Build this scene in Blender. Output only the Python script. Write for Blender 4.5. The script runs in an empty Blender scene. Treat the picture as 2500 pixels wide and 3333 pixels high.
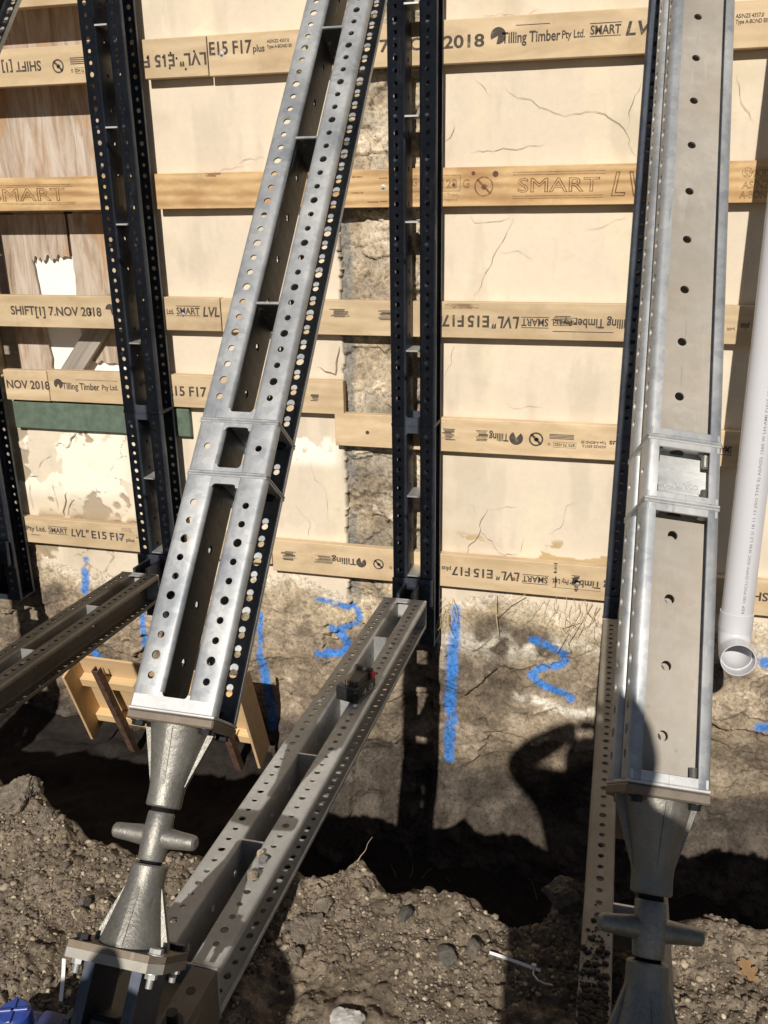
import bpy, bmesh, math, random
import numpy as np
from mathutils import Vector, Matrix
random.seed(7); RNG = np.random.default_rng(7)
PI = math.pi; R = math.radians
scn = bpy.context.scene
col = scn.collection

# ------------------------------------------------------------------ camera
CR = Vector((0.967, 0.254, -0.0148)); CF = Vector((-0.2439, 0.9106, -0.3337))
def cam_axes():
    pi_, ya, ro = R(19.4946), R(-14.9933), R(-0.8969)
    F = Vector((math.sin(ya)*math.cos(pi_), math.cos(ya)*math.cos(pi_), -math.sin(pi_)))
    r0 = F.cross(Vector((0, 0, 1))).normalized(); u0 = r0.cross(F)
    return r0*math.cos(ro)+u0*math.sin(ro), -r0*math.sin(ro)+u0*math.cos(ro), F
CR, CU, CF = cam_axes()
cam = bpy.data.objects.new('camera', bpy.data.cameras.new('camera'))
col.objects.link(cam)
cam.matrix_world = Matrix((CR, CU, -CF)).transposed().to_4x4()
cam.data.sensor_fit = 'VERTICAL'; cam.data.sensor_height = 36; cam.data.sensor_width = 27
cam.data.lens = 36*2900/3333
cam.data.clip_start = 0.02; cam.data.clip_end = 400
scn.camera = cam
def at(px, py, Y):
    d = CF + CR*((px-1250)/2900) - CU*((py-1666.5)/2900)
    return d*(Y/d.y)

# ------------------------------------------------------------------ helpers
def tag(o, label=None, cat=None, group=None, kind=None):
    if label: o['label'] = label
    if cat: o['category'] = cat
    if group: o['group'] = group
    if kind: o['kind'] = kind
    return o
def empty(name, M=None):
    o = bpy.data.objects.new(name, None); col.objects.link(o); o.empty_display_size = .05
    if M is not None: o.matrix_world = M
    return o
def link_mesh(name, me, mat, parent=None, M=None):
    o = bpy.data.objects.new(name, me); col.objects.link(o)
    if mat and not me.materials: me.materials.append(mat)
    if parent: o.parent = parent
    if M is not None: o.matrix_local = M
    return o
def finish(bm, name, mat, parent=None, M=None, smooth=35):
    bmesh.ops.recalc_face_normals(bm, faces=bm.faces)
    me = bpy.data.meshes.new(name); bm.to_mesh(me); bm.free()
    if smooth:
        for p in me.polygons: p.use_smooth = True
        me.set_sharp_from_angle(angle=R(smooth))
    return link_mesh(name, me, mat, parent, M)
def np_mesh(name, v, f, mat, parent=None, attr=None, smooth=True):
    me = bpy.data.meshes.new(name)
    v = np.ascontiguousarray(v, dtype=np.float32); f = np.ascontiguousarray(f, dtype=np.int32)
    k = f.shape[1]
    me.vertices.add(len(v)); me.vertices.foreach_set('co', v.ravel())
    me.loops.add(f.size); me.loops.foreach_set('vertex_index', f.ravel())
    me.polygons.add(len(f)); me.polygons.foreach_set('loop_start', np.arange(0, f.size, k, dtype=np.int32))
    me.polygons.foreach_set('loop_total', np.full(len(f), k, dtype=np.int32))
    me.update(calc_edges=True)
    if attr is not None:
        a = me.color_attributes.new('Col', 'FLOAT_COLOR', 'POINT')
        c = np.ones((len(v), 4), np.float32); c[:, :3] = attr
        a.data.foreach_set('color', c.ravel())
    if smooth: me.polygons.foreach_set('use_smooth', np.ones(len(f), bool))
    me.validate()
    return link_mesh(name, me, mat, parent)
def copy_tree(o, parent=None):
    c = o.copy(); col.objects.link(c)
    if parent: c.parent = parent
    for ch in list(o.children): copy_tree(ch, c)
    return c

def bm_box(bm, lo, hi, bevel=0, M=None, seg=1):
    r = bmesh.ops.create_cube(bm, size=1)
    S = Matrix.Translation([(a+b)/2 for a, b in zip(lo, hi)]) @ Matrix.Diagonal([b-a for a, b in zip(lo, hi)]+[1])
    bmesh.ops.transform(bm, matrix=S, verts=r['verts'])
    vs = r['verts']
    if bevel:
        es = list({e for v in vs for e in v.link_edges})
        rb = bmesh.ops.bevel(bm, geom=es, offset=bevel, segments=seg, affect='EDGES', profile=.5)
        vs = list({v for f in rb['faces'] for v in f.verts} | {v for v in vs if v.is_valid})
    if M is not None: bmesh.ops.transform(bm, matrix=M, verts=vs)
    return vs
def frame_to(d):
    d = Vector(d).normalized()
    return d.to_track_quat('Z', 'Y').to_matrix().to_4x4()
def bm_cone(bm, a, b, r1, r2, n=20, caps=True):
    a = Vector(a); b = Vector(b)
    r = bmesh.ops.create_cone(bm, segments=n, radius1=r1, radius2=r2, depth=(b-a).length, cap_ends=caps)
    bmesh.ops.transform(bm, matrix=Matrix.Translation((a+b)/2) @ frame_to(b-a), verts=r['verts'])
    return r['verts']
def bm_lathe(bm, prof, n=28, M=None):
    rings = []
    for r, z in prof:
        rings.append([bm.verts.new((r*math.cos(2*PI*k/n), r*math.sin(2*PI*k/n), z)) for k in range(n)] if r > 1e-6 else [bm.verts.new((0, 0, z))])
    for A, B in zip(rings, rings[1:]):
        for k in range(n):
            k2 = (k+1) % n
            if len(A) == 1 and len(B) > 1: bm.faces.new((A[0], B[k2], B[k]))
            elif len(B) == 1 and len(A) > 1: bm.faces.new((A[k], A[k2], B[0]))
            elif len(A) > 1: bm.faces.new((A[k], A[k2], B[k2], B[k]))
    vs = [v for r in rings for v in r]
    if M is not None: bmesh.ops.transform(bm, matrix=M, verts=vs)
    return vs
def bm_prism(bm, poly, axis_fn, a, b):
    A = [bm.verts.new(axis_fn(p, a)) for p in poly]; B = [bm.verts.new(axis_fn(p, b)) for p in poly]
    n = len(poly); bm.faces.new(A); bm.faces.new(B[::-1])
    for k in range(n): bm.faces.new((A[k], B[k], B[(k+1) % n], A[(k+1) % n]))
    return A+B
def bm_hex(bm, c, ax, r, h):
    c = Vector(c); ax = Vector(ax).normalized()
    return bm_cone(bm, c, c+ax*h, r, r, 6)
def bm_tube(bm, pts, r, n=8):
    pts = [Vector(p) for p in pts]; rings = []
    rr = r if hasattr(r, '__len__') else [r]*len(pts)
    for i, p in enumerate(pts):
        d = (pts[min(i+1, len(pts)-1)]-pts[max(i-1, 0)]).normalized(); M = frame_to(d)
        rings.append([bm.verts.new(p+(M @ Vector((rr[i]*math.cos(2*PI*k/n), rr[i]*math.sin(2*PI*k/n), 0)))) for k in range(n)])
    for A, B in zip(rings, rings[1:]):
        for k in range(n): bm.faces.new((A[k], A[(k+1) % n], B[(k+1) % n], B[k]))
    bm.faces.new(rings[0][::-1]); bm.faces.new(rings[-1])

# numpy noise
TAB = RNG.random((256, 256))
def vnoise(x, y, s=0):
    x = x+s*17.31; y = y+s*9.77
    xi = np.floor(x).astype(int); yi = np.floor(y).astype(int); fx = x-xi; fy = y-yi
    fx = fx*fx*(3-2*fx); fy = fy*fy*(3-2*fy)
    g = lambda a, b: TAB[a % 256, b % 256]
    return (g(xi, yi)*(1-fx)+g(xi+1, yi)*fx)*(1-fy)+(g(xi, yi+1)*(1-fx)+g(xi+1, yi+1)*fx)*fy
def fbm(x, y, s=0, o=5, gain=.5):
    t = 0; a = 1; n = 0
    for k in range(o):
        t = t+a*vnoise(x*2**k, y*2**k, s+k*3); n += a; a *= gain
    return t/n                                    # 0..1, mean .5
def worley(x, y, s=0):
    xi = np.floor(x).astype(int); yi = np.floor(y).astype(int); f1 = np.full(x.shape, 9.); f2 = f1.copy(); idv = np.zeros(x.shape)
    for a in (-1, 0, 1):
        for b in (-1, 0, 1):
            cx, cy = xi+a, yi+b; i_, j_ = (cx+s*31) % 256, (cy+s*57) % 256
            d = np.hypot(cx+.1+.8*TAB[i_, j_]-x, cy+.1+.8*TAB[j_, i_]-y); new = d < f1
            f2 = np.where(new, f1, np.minimum(f2, d)); idv = np.where(new, TAB[(i_+91) % 256, (j_+13) % 256], idv); f1 = np.where(new, d, f1)
    return f1, f2, idv
def sst(e0, e1, x):
    t = np.clip((x-e0)/(e1-e0), 0, 1); return t*t*(3-2*t)
def mixc(a, b, t): return a*(1-t[..., None])+np.asarray(b)*t[..., None]

# ------------------------------------------------------------------ materials
def nt(name):
    m = bpy.data.materials.new(name); m.use_nodes = True
    n = m.node_tree.nodes; l = m.node_tree.links
    return m, n, l, n['Principled BSDF']
def coords(n, l, scale=(1, 1, 1), rnd=True):
    tc = n.new('ShaderNodeTexCoord'); mp = n.new('ShaderNodeMapping'); mp.inputs['Scale'].default_value = scale
    src = tc.outputs['Object']
    if rnd:
        oi = n.new('ShaderNodeObjectInfo'); ml = n.new('ShaderNodeMath'); ml.operation = 'MULTIPLY'; ml.inputs[1].default_value = 37.0
        l.new(oi.outputs['Random'], ml.inputs[0]); ad = n.new('ShaderNodeVectorMath'); ad.operation = 'ADD'
        l.new(src, ad.inputs[0]); l.new(ml.outputs[0], ad.inputs[1]); src = ad.outputs[0]
    l.new(src, mp.inputs['Vector']); return mp.outputs['Vector']
def noise(n, l, vec, scale, detail=5, rough=.55, dist=0):
    t = n.new('ShaderNodeTexNoise'); t.inputs['Scale'].default_value = scale; t.inputs['Detail'].default_value = detail
    t.inputs['Roughness'].default_value = rough; t.inputs['Distortion'].default_value = dist
    l.new(vec, t.inputs['Vector']); return t
def ramp(n, l, fac, stops):
    r = n.new('ShaderNodeValToRGB'); e = r.color_ramp.elements
    while len(e) < len(stops): e.new(.5)
    for k, (p, c) in enumerate(stops):
        e[k].position = p; e[k].color = (*c, 1) if hasattr(c, '__len__') else (c, c, c, 1)
    l.new(fac, r.inputs['Fac']); return r.outputs['Color']
def mix(n, l, a, b, fac, mode='MIX'):
    m = n.new('ShaderNodeMix'); m.data_type = 'RGBA'; m.blend_type = mode
    for s, v in ((6, a), (7, b)):
        if hasattr(v, 'is_linked') or hasattr(v, 'links'): l.new(v, m.inputs[s])
        else: m.inputs[s].default_value = (*v, 1)
    if hasattr(fac, 'links'): l.new(fac, m.inputs[0])
    else: m.inputs[0].default_value = fac
    return m.outputs[2]
def bump(n, l, b, h, strength, dist=.002):
    bp = n.new('ShaderNodeBump'); bp.inputs['Strength'].default_value = strength; bp.inputs['Distance'].default_value = dist
    l.new(h, bp.inputs['Height']); l.new(bp.outputs['Normal'], b.inputs['Normal'])

def galv(name, lo, hi, dirt=None, dirt_lo=.5, dirt_hi=.75, metal=.75, r0=.38, r1=.6, spangle=70, spot=.45, bmp=.15):
    m, n, l, b = nt(name)
    v = coords(n, l)
    n1 = noise(n, l, v, 7, 6, .6)
    vo = n.new('ShaderNodeTexVoronoi'); vo.inputs['Scale'].default_value = spangle; l.new(v, vo.inputs['Vector'])
    sp = n.new('ShaderNodeSeparateColor'); l.new(vo.outputs['Color'], sp.inputs[0])
    md = n.new('ShaderNodeMath'); md.operation = 'MULTIPLY_ADD'; md.inputs[1].default_value = .16
    l.new(sp.outputs[0], md.inputs[0]); l.new(n1.outputs['Fac'], md.inputs[2])
    c = ramp(n, l, md.outputs[0], [(.35, lo), (.8, hi)])
    n3 = noise(n, l, v, 38, 4, .7)
    c = mix(n, l, c, (.10, .10, .11), ramp(n, l, n3.outputs['Fac'], [(.66, 0), (.76, .45)]))
    wv = coords(n, l, (14, 14, 1.6)); n4 = noise(n, l, wv, 3, 5, .6)
    c = mix(n, l, c, (.62, .62, .60), ramp(n, l, n4.outputs['Fac'], [(.60, 0), (.72, .45*min(1, spot*2))]))
    n5 = noise(n, l, v, 120, 3, .75); n6 = noise(n, l, v, 3.2, 3, .6); c = mix(n, l, c, (.06, .06, .06), ramp(n, l, n5.outputs['Fac'], [(.66, 0), (.74, .7*spot)]))
    if spot > .8: c = mix(n, l, c, (.45, .44, .42), ramp(n, l, noise(n, l, coords(n, l, (1, 1, .35)), 150, 3, .8).outputs['Fac'], [(.69, 0), (.74, .8)]))
    n7 = noise(n, l, v, 16, 6, .75); c = mix(n, l, c, (.23, .18, .125), ramp(n, l, n7.outputs['Fac'], [(.62, 0), (.72, .55*min(1, spot*1.6))]))
    n8 = noise(n, l, coords(n, l, (90, 90, 3.5)), 1.6, 2, .5); c = mix(n, l, c, tuple(x*.55 for x in lo), ramp(n, l, n8.outputs['Fac'], [(.70, 0), (.74, .6)]))
    c = mix(n, l, c, tuple(x*.72 for x in lo), ramp(n, l, n6.outputs['Fac'], [(.45, 0), (.75, .6)]))
    if dirt:
        n2 = noise(n, l, v, 5, 6, .65)
        c = mix(n, l, c, dirt, ramp(n, l, n2.outputs['Fac'], [(dirt_lo-.2, .15), (dirt_hi, .95)]))
    l.new(c, b.inputs['Base Color']); b.inputs['Metallic'].default_value = metal
    rr = n.new('ShaderNodeMapRange'); rr.inputs['To Min'].default_value = r0; rr.inputs['To Max'].default_value = r1
    l.new(n1.outputs['Fac'], rr.inputs['Value']); l.new(rr.outputs[0], b.inputs['Roughness'])
    bump(n, l, b, n3.outputs['Fac'] if bmp < .3 else noise(n, l, v, 95, 4, .75).outputs['Fac'], bmp, .0015 if bmp < .3 else .004)
    return m
M_GALV = galv('galvanised_steel', (.27, .29, .315), (.58, .575, .56), metal=.5, r0=.36, r1=.6)
M_GALVD = galv('weathered_galvanised_steel', (.42, .425, .42), (.66, .66, .645), dirt=(.33, .30, .255), dirt_lo=.6, dirt_hi=.95, metal=.35, r0=.5, r1=.7)
M_DUSTY = galv('dusty_galvanised_steel', (.27, .245, .205), (.38, .345, .29), dirt=(.21, .175, .135), dirt_lo=.5, dirt_hi=.85, metal=.15, r0=.6, r1=.8)
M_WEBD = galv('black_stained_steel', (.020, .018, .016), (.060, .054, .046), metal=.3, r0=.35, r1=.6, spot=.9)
M_WEBP = galv('dull_beige_steel', (.34, .315, .28), (.47, .44, .395), dirt=(.33, .27, .20), dirt_lo=.55, dirt_hi=.9, metal=.22, r0=.55, r1=.72, spot=.5)
M_VERT = galv('shade_toned_galvanised_steel', (.048, .058, .080), (.095, .108, .135), metal=.6, r0=.42, r1=.6, spot=.25)  # galvanised steel darkened and blued: the uprights' shade put into the colour
M_PLATE = galv('brown_stained_steel', (.14, .125, .105), (.25, .22, .18), dirt=(.20, .13, .075), dirt_lo=.6, dirt_hi=.85, metal=.5, r0=.5, r1=.7)
M_CAST = galv('cast_steel', (.155, .152, .142), (.46, .45, .42), dirt=(.19, .172, .14), dirt_lo=.5, dirt_hi=.8, metal=.6, r0=.34, r1=.58, spangle=220, spot=.8, bmp=.32)
M_DPLATE = galv('dirty_zinc', (.30, .295, .28), (.50, .49, .46), dirt=(.22, .18, .13), dirt_lo=.5, dirt_hi=.8, metal=.45, r0=.45, r1=.6)
M_BROWN = galv('brown_weathered_steel', (.115, .105, .09), (.23, .205, .17), dirt=(.14, .11, .08), dirt_lo=.5, dirt_hi=.85, metal=.3, r0=.5, r1=.7)
M_BRIGHT = galv('bright_zinc', (.5, .5, .5), (.68, .68, .66), metal=.7, r0=.4, r1=.55)
def plain(name, c, rough=.5, metal=0, var=.12, scale=30, b_=.1):
    m, n, l, b = nt(name); v = coords(n, l); t = noise(n, l, v, scale, 5, .6)
    lo = tuple(x*(1-var) for x in c); hi = tuple(min(1, x*(1+var)) for x in c)
    l.new(ramp(n, l, t.outputs['Fac'], [(.3, lo), (.7, hi)]), b.inputs['Base Color'])
    b.inputs['Roughness'].default_value = rough; b.inputs['Metallic'].default_value = metal
    if b_: bump(n, l, b, t.outputs['Fac'], b_, .001)
    return m
M_BLACK = plain('blackened_steel', (.022, .022, .024), .5, .4)
M_RUST = plain('rusty_steel', (.10, .055, .035), .8, .2, .5, 40, .4)
M_PVC = plain('white_pvc', (.60, .592, .615), .28, 0, .03, 4, 0)
M_INK = None
def ink(name, c, wear=.52):
    m, n, l, b = nt(name); v = coords(n, l, rnd=True); t = noise(n, l, v, 34, 7, .8)
    b.inputs['Base Color'].default_value = (*c, 1); b.inputs['Roughness'].default_value = .8
    l.new(ramp(n, l, t.outputs['Fac'], [(wear-.22, .15), (wear, .92)]), b.inputs['Alpha'])
    return m
M_INK = ink('stamp_ink', (.070, .056, .046), .50)
M_FAINT = ink('faint_stamp_ink', (.20, .105, .045), .62)
def wood(name, lo, hi, axis='X', wave=.10, ring=9, dark=None, sc=None):
    m, n, l, b = nt(name)
    sc = sc or {'X': (1.0, 9, 9), 'Z': (14, 14, .9)}[axis]
    v = coords(n, l, sc); t = noise(n, l, v, 2.2, 7, .62, .6)
    w = n.new('ShaderNodeTexWave'); w.wave_type = 'BANDS'; w.bands_direction = 'Z' if axis == 'X' else 'X'
    w.inputs['Scale'].default_value = ring*.12; w.inputs['Distortion'].default_value = 9; w.inputs['Detail'].default_value = 3
    w.inputs['Detail Scale'].default_value = .6; w.inputs['Phase Offset'].default_value = 1.3; l.new(v, w.inputs['Vector'])
    f = n.new('ShaderNodeMath'); f.operation = 'MULTIPLY_ADD'; f.inputs[1].default_value = wave
    l.new(w.outputs['Fac'], f.inputs[0]); l.new(t.outputs['Fac'], f.inputs[2])
    c = ramp(n, l, f.outputs[0], [(.34, lo), (.85, hi)])
    v2 = coords(n, l, (3, 3, 5)); t2 = noise(n, l, v2, 1.4, 4, .6)
    if dark: c = mix(n, l, c, dark, ramp(n, l, t2.outputs['Fac'], [(.50, 0), (.72, .75)]))
    oi = n.new('ShaderNodeObjectInfo'); hs = n.new('ShaderNodeHueSaturation')
    mr = n.new('ShaderNodeMapRange'); mr.inputs['To Min'].default_value = .88; mr.inputs['To Max'].default_value = 1.08
    l.new(oi.outputs['Random'], mr.inputs['Value']); l.new(mr.outputs[0], hs.inputs['Value']); l.new(c, hs.inputs['Color'])
    c = hs.outputs['Color']
    v3 = coords(n, l); t3 = noise(n, l, v3, 55, 3, .7)
    c = mix(n, l, c, (.16, .09, .045), ramp(n, l, t3.outputs['Fac'], [(.68, 0), (.78, .6)]))
    t4 = noise(n, l, coords(n, l, (2.5, 4, 4)), 2.3, 6, .7); c = mix(n, l, c, (.30, .22, .15), ramp(n, l, t4.outputs['Fac'], [(.56, 0), (.74, .45)]))
    l.new(c, b.inputs['Base Color']); b.inputs['Roughness'].default_value = .7
    bump(n, l, b, t.outputs['Fac'], .15, .001)
    return m
M_LVL = wood('pale_veneer_timber', (.51, .37, .215), (.75, .58, .375), sc=(1.3, 6, 6), dark=(.47, .33, .185))
M_LVLO = wood('orange_pine_timber', (.36, .20, .08), (.66, .45, .225), wave=.30, ring=9, dark=(.36, .18, .065), sc=(2.0, 7, 7))
M_PINE = wood('fresh_pine', (.62, .42, .20), (.74, .55, .31))
M_FORM = wood('formply', (.55, .37, .19), (.66, .47, .27))
def ply():
    m, n, l, b = nt('weathered_plywood')
    v = coords(n, l, (6, 6, .75)); t = noise(n, l, v, 2.6, 8, .66, 1.6); v2 = coords(n, l, (2.2, 2.2, 1.0)); t2 = noise(n, l, v2, 2.0, 6, .65, 1.2)
    v3 = coords(n, l, (40, 40, 1.6)); t3 = noise(n, l, v3, 2.4, 4, .6)
    c = ramp(n, l, t.outputs['Fac'], [(.28, (.21, .145, .095)), (.42, (.37, .285, .21)), (.55, (.52, .43, .35)), (.72, (.60, .53, .46))])
    c = mix(n, l, c, (.42, .235, .105), ramp(n, l, t2.outputs['Fac'], [(.52, 0), (.66, .75)]))
    c = mix(n, l, c, (.22, .15, .095), ramp(n, l, t3.outputs['Fac'], [(.60, 0), (.72, .6)]))
    l.new(c, b.inputs['Base Color']); b.inputs['Roughness'].default_value = .85; bump(n, l, b, t3.outputs['Fac'], .3, .0015); return m
M_PLY = ply()
M_OLD = wood('grey_weathered_timber', (.22, .19, .16), (.42, .37, .32), 'X')
M_GREEN = plain('green_painted_timber', (.105, .145, .105), .75, 0, .25, 25, .3)
M_WHITE = plain('white_sheet', (.85, .83, .80), .7, 0, .04, 6, .1)
def masonry(name, bumpy=.6, sc=60, var=.25, fleck=0):
    m, n, l, b = nt(name)
    a = n.new('ShaderNodeVertexColor'); a.layer_name = 'Col'
    v = coords(n, l, rnd=False); t = noise(n, l, v, sc, 6, .68); t2 = noise(n, l, v, sc*.22, 5, .6)
    g = ramp(n, l, t.outputs['Fac'], [(.25, 1-var*1.5), (.5, 1.0), (.75, 1+var)])
    c = mix(n, l, a.outputs['Color'], g, 1.0, 'MULTIPLY')
    g2 = ramp(n, l, t2.outputs['Fac'], [(.3, 1-var*.8), (.7, 1+var*.6)])
    c = mix(n, l, c, g2, 1.0, 'MULTIPLY')
    if fleck:
        t3 = noise(n, l, v, 42, 6, .75); t4 = noise(n, l, v, 110, 3, .7); t5 = noise(n, l, v, 5.5, 3, .6)
        lt = mix(n, l, ramp(n, l, t3.outputs['Fac'], [(.57, 0), (.66, 1)]), ramp(n, l, t5.outputs['Fac'], [(.42, 0), (.58, 1)]), 1.0, 'MULTIPLY')
        c = mix(n, l, c, mix(n, l, c, (1.75, 1.7, 1.6), 1.0, 'MULTIPLY'), lt)
        c = mix(n, l, c, mix(n, l, c, (.42, .40, .38), 1.0, 'MULTIPLY'), ramp(n, l, t3.outputs['Fac'], [(.34, fleck), (.43, 0)]))
        c = mix(n, l, c, mix(n, l, c, (.55, .52, .5), 1.0, 'MULTIPLY'), ramp(n, l, t4.outputs['Fac'], [(.34, fleck), (.42, 0)]))
    l.new(c, b.inputs['Base Color']); b.inputs['Roughness'].default_value = .92
    b.inputs['Specular IOR Level'].default_value = .2
    bump(n, l, b, t.outputs['Fac'], bumpy, .004)
    return m
M_PLASTER = masonry('cream_render', .10, 45, .035)
M_STONE = masonry('rubble_stone', 1.0, 55, .38, .8)
M_SOIL = masonry('soil', 1.0, 130, .35)
M_PEB = masonry('pebbles', .4, 90, .2)
M_CRACK = plain('crack_brown', (.27, .20, .135), .95, 0, .3, 40, 0)  # brown of the crack ribbons

# ------------------------------------------------------------------ world + sun
w = bpy.data.worlds.new('World'); scn.world = w; w.use_nodes = True
wn = w.node_tree.nodes; wl = w.node_tree.links
sky = wn.new('ShaderNodeTexSky'); sky.sky_type = 'NISHITA'; sky.sun_disc = False
sky.sun_elevation = R(35); sky.sun_rotation = R(180); sky.air_density = 1.0; sky.dust_density = .6
bg = wn['Background']; bg.inputs['Strength'].default_value = .036
wl.new(sky.outputs['Color'], bg.inputs['Color'])
sun = bpy.data.objects.new('sun', bpy.data.lights.new('sun', 'SUN')); col.objects.link(sun)
sun.data.energy = 4.6; sun.data.angle = R(.5); sun.data.color = (1, .945, .86)
SUN = Vector((math.sin(R(-0.3))*math.cos(R(35)), math.cos(R(35)), -math.sin(R(35))))
sun.rotation_euler = SUN.to_track_quat('-Z', 'Y').to_euler()
scn.view_settings.view_transform = 'Standard'; scn.view_settings.look = 'None'
scn.view_settings.exposure = 0; scn.view_settings.gamma = 1

D = 3.57            # wall face
YB = 3.525          # board face
GZ = -1.6           # ground

# ------------------------------------------------------------------ wall (dense sheet split into render, exposed stone, footing)
def axis_pts(lo, f0, f1, hi, fine, coarse):
    a = np.linspace(lo, f0, max(2, int(abs(f0-lo)/coarse)), endpoint=False)
    b = np.linspace(f0, f1, int(abs(f1-f0)/fine), endpoint=False)
    c = np.linspace(f1, hi, max(2, int(abs(hi-f1)/coarse)))
    return np.concatenate([a, b, c])
wx = axis_pts(-4.6, -3.0, .95, 2.6, .0062, .03)
wz = axis_pts(2.3, .86, -3.15, -3.5, .0062, .04)
X, Z = np.meshgrid(wx, wz)
edge = -1.128+.016*(fbm(Z*9, X*0+3, 2)-.5)*2+.010*(vnoise(Z*60, X*0, 5)-.5)
strip = (X > edge) & (X < -.735)
ledge = -1.66+.16*(fbm(X*3, Z*0, 4)-.5)*2 + .03*(fbm(X*30, Z*30, 9)-.5)
low = sst(0, .35, ledge-Z)                       # 0 above, 1 in the footing
soil_line = -2.44+.16*(fbm(X*2.2, Z*0+1, 6)-.5)*2-.12*sst(-1.2, -.7, X)*0
soil = sst(0, .10, soil_line-Z)
rough = (fbm(X*5, Z*5, 11, 6)-.5)
blk = fbm(X*2.3+1.7*fbm(X*3, Z*3, 31), Z*4.0, 33, 2)
wa = .8*(fbm(X*4.5, Z*4.5, 34, 5)-.5); f1_, f2_, cid = worley(X*2.4+wa*2, Z*4.6+wa*3, 5); g1_, g2_, gid = worley(X*9+wa*4, Z*13+wa*4, 6)
cel = sst(.035, .0, f2_-f1_)*sst(.50, .62, fbm(X*3.2, Z*3.2, 35, 3))*.4; cel2 = sst(.09, .0, g2_-g1_)*sst(.48, .64, fbm(X*3, Z*3, 36, 3))
ridge = np.abs(fbm(X*2.2, Z*4, 12, 5, .6)-.5)
crk = np.maximum(np.clip(1-ridge/.012, 0, 1)*sst(.42, .56, fbm(X*1.5, Z*1.5, 13, 3)), np.maximum(cel, cel2*.7))
Yw = D+.004*(fbm(X*2.5, Z*2.5, 1, 4)-.5)*2+.0012*(fbm(X*22, Z*22, 3, 4)-.5)
Yw = np.where(strip, Yw+.022-.05*rough+.012*crk-.018*(gid-.5)-.022*(cid-.5), Yw)
Yw = Yw+low*(-.01-.075*rough*(1+.6*soil)+.014*crk-.045*(cid-.5)*(1-soil)-.016*(gid-.5))
Yw = Yw-.30*sst(0, .9, soil_line-Z)
# colours
P0 = np.array([.725, .622, .488])
pv = (fbm(X*1.6, Z*1.6, 21, 5)-.5)
Cp = P0*(1+.10*pv[..., None])
Cp = mixc(Cp, (.80, .69, .50), sst(.55, .70, fbm(X*6, Z*1.4, 22, 5))*.5)
pa_, pb_, pid = worley(X*1.3+1.2*(fbm(X*2.5, Z*2.5, 95, 5)-.5), Z*1.5+1.2*(fbm(X*2.5, Z*2.5, 96, 5)-.5), 12)
Cp = Cp*(1+.075*(pid-.5))[..., None]
Cp = Cp*(1-.10*sst(.56, .70, fbm(X*9, Z*2.2, 97, 5)))[..., None]
Cp = mixc(Cp, (.54, .44, .31), .38*sst(.60, .78, fbm(X*2.2, Z*3.2, 98, 6)))
# peeling area under the green beam and flaky spots
pk = sst(-1.9, -2.05, X)*sst(-.98, -1.03, Z)
wb = 1.5*(fbm(X*7, Z*7, 25, 5)-.5); h1_, h2_, hid = worley(X*13+wb*2, Z*13+wb*2, 8); k1_, k2_, kid = worley(X*8+wb, Z*9+wb, 9)
pn = fbm(X*3.4, Z*3.4, 23, 4)+.22*(hid-.5)+.10*(kid-.5); pn2 = fbm(X*4.4+3, Z*4.4, 24, 4)+.20*(kid-.5)+.05*(fbm(X*25, Z*25, 27, 3)-.5)
pcr = sst(.05, .0, k2_-k1_)*sst(.50, .62, fbm(X*4, Z*4, 28, 3))
Cp = mixc(Cp, (.90, .85, .70), pk*sst(.50, .515, pn)*sst(-1.40, -1.28, Z)*sst(-2.12, -2.25, X))
gm = pk*sst(.600, .612, pn2); Cp = mixc(Cp, (.20, .145, .095), pk*pcr*.85)
Cp = mixc(Cp, (.42, .34, .245), gm); Yw = Yw+np.where(strip, 0, .006*gm)
pk2 = (sst(-1.62, -1.56, X)*sst(-1.12, -1.2, X)*sst(-.97, -1.0, Z)*sst(-1.14, -1.08, Z))
Cp = mixc(Cp, (.92, .88, .76), pk2*sst(.53, .545, pn))
pk3 = sst(-.70, -.62, X)*sst(-1.36, -1.40, Z)*sst(-1.5, -1.46, Z)
Cp = mixc(Cp, (.50, .37, .20), pk3*sst(.63, .645, fbm(X*5, Z*11, 29, 5)))
Cp = mixc(Cp, (.38, .29, .19), (sst(.5, .56, pn2)*sst(-1.40, -1.47, Z)*sst(-1.9, -2.1, X)))
# stone strip
S0 = np.array([.45, .355, .24])
sv = fbm(X*7, Z*7, 41, 6)
Cs = mixc(np.ones(X.shape+(3,))*S0, (.56, .47, .35), sst(.45, .7, sv)); Cs = mixc(Cs, (.33, .27, .20), sst(.55, .35, sv))
Cs = mixc(Cs, (.38, .335, .27), sst(.55, .66, fbm(X*4, Z*5, 42, 4))*.6)
Cs = mixc(Cs, (.55, .48, .38), sst(.66, .70, fbm(X*10, Z*14, 43, 5))*.7)
Cs = Cs*(.82+.36*cid)[..., None]*(.85+.3*gid)[..., None]; Cs = mixc(Cs, (.10, .075, .05), crk*.9)
Cs = mixc(Cs, (.26, .24, .21), sst(.055, .035, X-edge)*sst(.2, .5, fbm(Z*6, X*0, 47)))
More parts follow.
